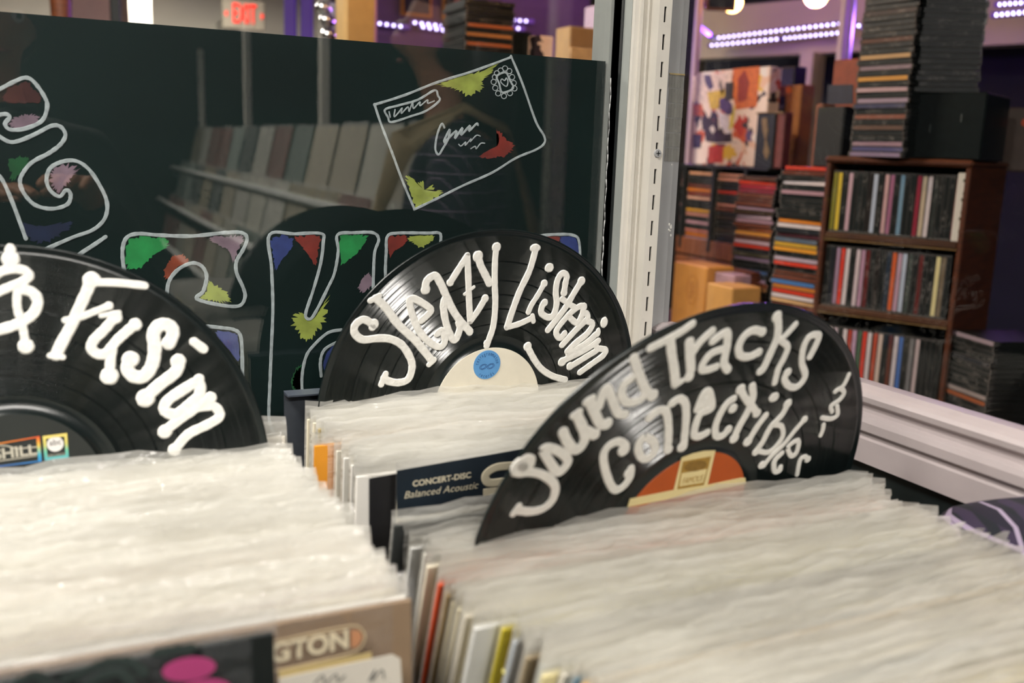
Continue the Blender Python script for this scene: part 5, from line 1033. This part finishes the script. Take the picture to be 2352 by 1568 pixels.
# pieces of the far room seen over the board at the left
p = at(330, 20, 5.5)
struct('trim_5', MB().box(p.x-.09, p.x+.04, p.y, p.y+.1, 0, 2.6), white_wall)
p = at(268, 20, 3.6); post(268, 3.6, 22, 'dark post showing over the board at the left', dblk); post(290, 4.2, 16, 'brown post beside the dark one over the board', mat('brown_paint', '#5a463a', .6, noise=.1))
p = at(200, 20, 4.6); pq = thing('pink_panel', 'pale pink panel standing in the shop over the board', 'panel', fr((p.x, p.y, 0), AZ-90)); link('panel', MB().cbox(-.13, .13, 0, .03, .05, 2.2, .004).mesh('panel', mat('pale_pink_paint', '#c9a8a4', .6, noise=.05)), pq); link('foot', MB().cbox(-.15, .15, -.1, .13, 0, .05, .004).mesh('foot', wood_d), pq)
p = at(140, 20, 3.2); vs_ = thing('wooden_vase', 'tapered brown wooden vase showing over the board', 'vase', T(p.x, p.y, 1.2)); link('body', MB().lathe([(0, 0), (.018, 0), (.02, .1), (.024, .3), (.034, .6), (.036, .62), (.03, .6), (0, .3)], 24).mesh('body', wood, True), vs_)
vt = thing('side_stand', 'tall dark stand carrying the wooden vase', 'stand', T(p.x, p.y, 0)); link('top', MB().cbox(-.12, .12, -.12, .12, 1.17, 1.2, .004).mesh('top', wood_d), vt); link('column', MB().cbox(-.04, .04, -.04, .04, .03, 1.17, .004).mesh('column', wood_d), vt); link('foot', MB().cbox(-.14, .14, -.14, .14, 0, .03, .004).mesh('foot', wood_d), vt)
purp = mat('violet_paint', '#6a4ac0', .6, noise=.08, nscale=6)
for x, lb_ in ((665, 'violet panel left of the dark gap over the board'), (703, 'violet panel right of the dark gap over the board')):
    p = at(x, 30, 4.4); t = thing('violet_panel', lb_, 'panel', fr((p.x, p.y, 0), AZ-90)); link('panel', MB().cbox(-.026, .026, 0, .03, .03, 2.4, .004).mesh('panel', purp), t); link('foot', MB().cbox(-.03, .03, -.06, .09, 0, .03, .004).mesh('foot', wood_d), t)
p = at(750, 30, 3.4); t = thing('crystal_hanging', 'silvery string of glass baubles hanging over the board', 'ornament', T(p.x, p.y, 1.55)); link('cord', MB().cyl((0, 0, 0), (0, 0, 1.05), .002, n=6).mesh('cord', rubber), t)
for k in range(14): link('bauble', MB().sphere((.014*math.sin(k*2.4), .014*math.cos(k*2.4), .03+k*.045), .028, 12).mesh('bauble', shiny, True), t)
post(818, 3.0, 78, 'broad tan pillar over the board', mat('tan_paint', '#a8854c', .6, noise=.08)); post(712, 3.0, 1, 'hairline black cable over the board', dblk) if False else None
# shelf behind the board with small things
ds = thing('window_shelf', 'shelf behind the black board carrying small boxes and CDs', 'shelf', T(1.16, 2.3, 0))
link('shelf_board', MB().cbox(-.24, .24, -.2, .2, 1.47, 1.50, .004).mesh('shelf_board', wood_d), ds)
for sx in (-.22, .22): link('leg', MB().cbox(sx-.02, sx+.02, -.18, .18, TZ, 1.47, .003).mesh('leg', wood_d), ds)
def shelf_item(x0, x1, ytop, Y, label, name, cat, m, d_=.08):
    a, b_ = onY(x0, 100, Y), onY(x1, 100, Y); zt = onY((x0+x1)/2, ytop, Y).z
    return boxthing(name, label, cat, T((a.x+b_.x)/2, Y, 1.5005), b_.x-a.x, d_, zt-1.5005, m)
shelf_item(1230, 1272, 82, 2.20, 'red and orange striped box on the shelf behind the board', 'small_box', 'box', collage_mat())
shelf_item(1308, 1366, 62, 2.36, 'tan cardboard box on the shelf behind the board', 'small_box', 'box', mat('tan_box_card', '#a88a5a', .6, noise=.1))
shelf_item(1312, 1364, 110, 2.16, 'cream card with a red mark before the tan box', 'greeting_card', 'card', mat('cream_card', '#c9ac80', .6, noise=.25, nscale=40), .01)
shelf_item(1160, 1222, 72, 2.24, 'dark rounded radio on the shelf behind the board', 'radio', 'radio', blk)
shelf_item(1372, 1392, 10, 2.40, 'tall pale bottle box near the corner post', 'bottle_box', 'box', mat('pale_lilac_card', '#b8a8c8', .5, noise=.1))
p = onY(1124, 100, 2.2); stack((p.x, 2.2, 1.5005), 0, [D_, D_, D_, D_, D_, '#a8603a', D_, '#b07a4a', D_, '#a8603a', D_, D_, '#c4532a', D_, D_, D_, D_, D_], 'CD stack showing over the board', 'CD stack behind the board', .002, 2)
# ================================================================ PEOPLE (seen mirrored in the glass; a sleeve reaches the bins)
def skin_mesh(name, verts, edges, radii, m, parent, sub=2, root=0):
    me = bpy.data.meshes.new(name); me.from_pydata(verts, edges, []); o = link(name, me, parent); me.materials.append(m)
    md = o.modifiers.new('skin', 'SKIN'); md.use_smooth_shade = True; md.branch_smoothing = .4
    for i, r in enumerate(radii):
        sv = me.skin_vertices[0].data[i]; sv.radius = r if isinstance(r, tuple) else (r, r); sv.use_root = i == root
    s = o.modifiers.new('subsurf', 'SUBSURF'); s.levels = sub; s.render_levels = sub; return o
def plaid_mat():
    m, t, b = nt('purple_plaid'); tc = N(t, 'ShaderNodeTexCoord'); sp_ = N(t, 'ShaderNodeSeparateXYZ'); t.links.new(tc.outputs['Object'], sp_.inputs[0])
    def band(sock, sc, th, ph=0):
        mu = N(t, 'ShaderNodeMath', operation='MULTIPLY_ADD'); mu.inputs[1].default_value = sc; mu.inputs[2].default_value = ph; t.links.new(sock, mu.inputs[0]); fr_ = N(t, 'ShaderNodeMath', operation='FRACT'); t.links.new(mu.outputs[0], fr_.inputs[0])
        g = N(t, 'ShaderNodeMath', operation='LESS_THAN'); g.inputs[1].default_value = th; t.links.new(fr_.outputs[0], g.inputs[0]); return g.outputs[0]
    ad = N(t, 'ShaderNodeMath', operation='ADD'); t.links.new(sp_.outputs['X'], ad.inputs[0]); t.links.new(sp_.outputs['Y'], ad.inputs[1])
    col = (.028, .018, .045)
    prev = None
    cols = [(band(ad.outputs[0], 70, .45), (.006, .008, .014)), (band(sp_.outputs['Z'], 70, .45), (.010, .008, .020)), (band(ad.outputs[0], 35, .08, .3), (.32, .26, .36)), (band(sp_.outputs['Z'], 35, .08, .3), (.30, .24, .34))]
    for s_, c_ in cols:
        mx = N(t, 'ShaderNodeMix', data_type='RGBA'); t.links.new(s_, mx.inputs['Factor'])
        if prev is None: mx.inputs['A'].default_value = (*col, 1)
        else: t.links.new(prev, mx.inputs['A'])
        mx.inputs['B'].default_value = (*c_, 1); prev = mx.outputs['Result']
    t.links.new(prev, b.inputs['Base Color']); b.inputs['Roughness'].default_value = .85; return m
plaid = plaid_mat(); skin_m = mat('skin', '#b98464', .5, noise=.08, nscale=30); hair_m = mat('dark_brown_hair', '#2a1a12', .5, noise=.4, nscale=90, stretch=(1, 1, .1)); denim = mat('dark_denim', '#1c2530', .8, noise=.2, nscale=60); blackc = mat('black_cloth', '#0c1112', .85, noise=.2); tanc = mat('tan_canvas', '#b09a72', .8, noise=.12, nscale=60); shoe = mat('shoe_leather', '#1e1814', .5, noise=.2); eye_w = mat('eye_white', '#d8d4cc', .3, noise=.02); eye_d = mat('eye_dark', '#140e0a', .2, noise=.02); lip_m = mat('lips', '#8f4c40', .5, noise=.05)
def person(base, face_deg, H, label, arms, shirt, trousers, hat=None, hairlong=True):
    """base frame: +y is the way the person faces, +x their right-hand side; arms: two (elbow, wrist, hand direction) in that frame, right arm first"""
    M = fr(base, face_deg-90); p = thing('person', label, 'person', M); k = H/1.70
    V = []; E = []; R = []
    def v(x, y, z, r, frm=None):
        V.append((x*k, y*k, z*k)); R.append((r[0]*k, r[1]*k) if isinstance(r, tuple) else r*k); i = len(V)-1
        if frm is not None: E.append((frm, i))
        return i
    pel = v(0, 0, .95, (.15, .11)); wa = v(0, .01, 1.08, (.135, .10), pel); ch = v(0, 0, 1.26, (.155, .11), wa); ub = v(0, -.01, 1.38, (.11, .08), ch); nk = v(0, .005, 1.46, .052, ub); n2 = v(0, .02, 1.51, .05, nk)
    jaw = v(0, .045, 1.545, (.052, .055), n2); hd = v(0, .03, 1.60, (.070, .085), jaw); cr_ = v(0, .015, 1.66, (.068, .080), hd); v(0, .005, 1.70, (.045, .052), cr_)
    ns = v(0, .125, 1.588, .011, hd)
    for s in (-1, 1): v(s*.078, .01, 1.59, (.010, .018), hd)
    arm_pts = []
    for s, (el, wr, hdv) in zip((1, -1), arms):
        sh = v(s*.165, -.01, 1.385, .056, ub); mid = v(*[(a+b)/2 for a, b in zip((s*.185, -.01, 1.35), el)], .048, sh); e_ = v(*el, .040, mid); fm = v(*[(a*.5+b*.5) for a, b in zip(el, wr)], .037, e_); w_ = v(*wr, .026, fm)
        hv = Vector(hdv).normalized(); side = hv.cross(Vector((0, 0, 1))); side = side.normalized() if side.length > .1 else Vector((1, 0, 0)); upv = side.cross(hv)
        W = Vector(wr); pm_ = W+hv*.05; pa_ = v(*pm_, (.036, .018), w_)
        for q, (off, L) in enumerate(((-.030, .062), (-.010, .075), (.010, .070), (.028, .055))):
            k1 = v(*(W+hv*.085+side*off), .0095, pa_); k2 = v(*(W+hv*(.085+L*.5)+side*off*1.1-upv*.008), .0088, k1); v(*(W+hv*(.085+L*.9)+side*off*1.1-upv*.028), .0078, k2)
        t1 = v(*(W+hv*.035-side*s*.038-upv*.008), .011, pa_); v(*(W+hv*.075-side*s*.052-upv*.02), .0095, t1)
        arm_pts.append((sh, mid, e_, fm, w_))
    legs = []
    for s in (-1, 1):
        hp = v(s*.085, 0, .88, .092, pel); th = v(s*.09, .01, .70, .078, hp); kn = v(s*.095, .015, .50, .056, th); cf = v(s*.095, -.005, .33, .056, kn); an = v(s*.095, -.01, .09, .038, cf); ft = v(s*.10, .06, .045, (.036, .032), an); v(s*.105, .14, .03, (.034, .022), ft); legs.append((hp, th, kn, cf, an))
    body = skin_mesh('body', V, E, R, skin_m, p)
    g = lambda i, f=1.0, a=0: tuple(x*f+a for x in (R[i] if isinstance(R[i], tuple) else (R[i], R[i])))
    def cloth(name, chain, m, f=1.06, a=.008):
        ids = sorted({i for e in chain for i in e}); mp = {i: j for j, i in enumerate(ids)}; return skin_mesh(name, [V[i] for i in ids], [(mp[x], mp[y]) for x, y in chain], [g(i, f, a) for i in ids], m, p)
    chain = [(pel, wa), (wa, ch), (ch, ub), (ub, nk)]
    for A_ in arm_pts: chain += [(ub, A_[0]), (A_[0], A_[1]), (A_[1], A_[2]), (A_[2], A_[3]), (A_[3], A_[4])]
    cloth('shirt', chain, shirt)
    ch2 = [(pel, wa)]
    for L_ in legs: ch2 += [(pel, L_[0]), (L_[0], L_[1]), (L_[1], L_[2]), (L_[2], L_[3]), (L_[3], L_[4])]
    cloth('trousers', ch2, trousers, 1.05, .006)
    for s in (-1, 1): link('shoe', MB().sphere((s*.10*k, .05*k, .045*k), .05*k, 14, sc=(.95, 2.5, .95)).mesh('shoe', shoe, True), p)
    hm = MB()
    hm.sphere((0, -.012*k, 1.628*k), .108*k, 20, sc=(.92, 1.05, 1.02))
    hm.v = [(x, min(y, (.075+.35*max(0, z/k-1.645))*k), z) for x, y, z in hm.v]
    hm.v = [(x, y if not (y > .045*k and z < 1.645*k) else .02*k, z) for x, y, z in hm.v]
    if hairlong:
        for s in (-1, 0, 1): hm.sphere((s*.06*k, (-.05 if s else -.075)*k, 1.50*k), .058*k, 14, sc=(.8, .75, 2.2))
    link('hair', hm.mesh('hair', hair_m, True), p)
    for s in (-1, 1):
        e = link('eye', MB().sphere((s*.031*k, .103*k, 1.613*k), .0115*k, 12).mesh('eye', eye_w, True), p); link('iris', MB().sphere((s*.031*k, .1105*k, 1.613*k), .0058*k, 10).mesh('iris', eye_d, True), e)
        link('eyebrow', MB().sphere((s*.031*k, .108*k, 1.634*k), .016*k, 10, sc=(1, .35, .22)).mesh('eyebrow', hair_m, True), p)
    link('mouth', MB().sphere((0, .104*k, 1.553*k), .019*k, 12, sc=(1, .35, .26)).mesh('mouth', lip_m, True), p)
    if hat:
        h = link('cap', MB().sphere((0, -.004*k, 1.655*k), .106*k, 20, sc=(.95, 1.08, .75)).mesh('cap', hat, True), p); link('brim', MB().extr([(.08*k*math.cos(t), (.07+.10*math.sin(t))*k) for t in [j*math.pi/10 for j in range(11)]], lambda u, v_, t: (u, v_, t), 1.652*k, 1.660*k).mesh('brim', hat), h)
    return p, k
# browser with the plaid shirt, standing by the right end of the bins
PB, kb_ = person((.70, -.02, 0), 200, 1.64, 'person in a purple plaid shirt with a tan bag strap, browsing beside the bins', [((.32, .037, 1.19), (.495, .025, 1.140), (.55, .1, -1)), ((-.27, .06, 1.12), (-.22, .27, 1.05), (.3, 1, -.2))], plaid, denim, None, True)
st = MB(); path = [Vector(q) for q in [(-.02, -.135, 1.02), (.06, -.14, 1.25), (.115, -.09, 1.42), (.12, -.01, 1.455), (.10, .09, 1.40), (.02, .135, 1.26), (-.08, .15, 1.10), (-.16, .10, .96)]]
for i, q in enumerate(path):
    d = (path[min(i+1, len(path)-1)]-path[max(i-1, 0)]).normalized(); rad = Vector((q.x, q.y, 0)).normalized() if i not in (2, 3) else Vector((.3, 0, 1)).normalized(); sd = d.cross(rad).normalized()*.03
    st.v += [tuple((q+sd+rad*.012)*kb_), tuple((q-sd+rad*.012)*kb_), tuple((q-sd+rad*.016)*kb_), tuple((q+sd+rad*.016)*kb_)]
for i in range(len(path)-1):
    for j in range(4): st.f.append((i*4+j, i*4+(j+1) % 4, i*4+4+(j+1) % 4, i*4+4+j)); st.m.append(0)
bagM = fr((.70, -.02, 0), 110)
bag = thing('tote_bag', 'tan canvas shoulder bag hanging from the browsing person', 'bag', bagM); link('strap', st.mesh('strap', tanc, True), bag)
link('pouch', MB().cbox(-.24*kb_, -.14*kb_, -.13*kb_, .16*kb_, .66*kb_, .95*kb_, .02).mesh('pouch', tanc), bag)
# the photographer, dark clothed, just behind the viewpoint
PH, kp = person((-.06, -.30, 0), AZ+14, 1.62, 'person in dark clothes holding a camera behind the viewpoint', [((.24, .10, 1.14), (.10, .245, 1.315), (-.5, .8, .3)), ((-.24, .10, 1.14), (-.10, .235, 1.30), (.5, .8, .3))], blackc, blackc, blackc, False)
camM = fr(CAM-_f*.085-_up*.005, AZ-90)
cbd = thing('camera_body', 'small black camera held by the person in dark clothes', 'camera', camM); link('body', MB().cbox(-.055, .055, -.035, 0, -.032, .032, .004).mesh('body', dblk), cbd); link('lens_barrel', MB().cyl((0, 0, 0), (0, .035, -.005), .024, .022, n=28).mesh('lens_barrel', rubber), cbd); link('shutter_button', MB().cyl((.038, -.017, .032), (.038, -.017, .036), .006).mesh('shutter_button', steel), cbd)
# ---- long tiered record rack down the aisle behind (mirrored in the glass)
rrk = thing('tiered_rack', 'long tiered record rack with bright metal lips along the aisle', 'record rack', T(.62, -.75, 0))
lipm = mat('bright_metal_lip', '#f2f2ea', .3, noise=.1)
for q, (z, dx) in enumerate(((1.32, .26), (1.10, .16), (.88, .08), (.66, 0))):
    link('tier', MB().box(dx, dx+.30, -4.9, 0, z-.24, z-.22).mesh('tier', bin_black), rrk); link('metal_lip', MB().cyl((dx, -4.9, z-.18), (dx, 0, z-.18), .016, n=10).mesh('metal_lip', lipm), rrk)
    link('tier_back', MB().box(dx+.29, dx+.30, -4.9, 0, z-.24, z+.05).mesh('tier_back', bin_black), rrk)
for y in (-4.85, -3.2, -1.6, -.06): link('frame_post', MB().cbox(.44, .48, y-.02, y+.02, 0, 1.95, .004).mesh('frame_post', white_wall), rrk)
cols = ['#d8d4c8', '#b8b4a4', '#6a7a70', '#c4b8a0', '#8a4a3a', '#9aa8a0', '#e0dccc', '#39443f', '#a89a7a']
for q, (z, dx) in enumerate(((1.32, .26), (1.10, .16), (.88, .08))):
    for y in range(13):
        M = T(.62+dx+.05, -.75-.2-y*.35, z-.22) @ Matrix.Rotation(math.pi/2*-1, 4, 'Z') @ Matrix.Rotation(-.22, 4, 'X')
        t = thing('record_sleeve', 'record sleeve facing out, %s along the %s tier of the aisle rack' % (nth(y), ['top', 'second', 'third'][q]), 'record sleeve', M, 'records on the aisle rack')
        link('jacket', jacket_me, t, color=lin(random.choice(cols))); link('plastic_cover', films[(q*13+y) % 9], t)
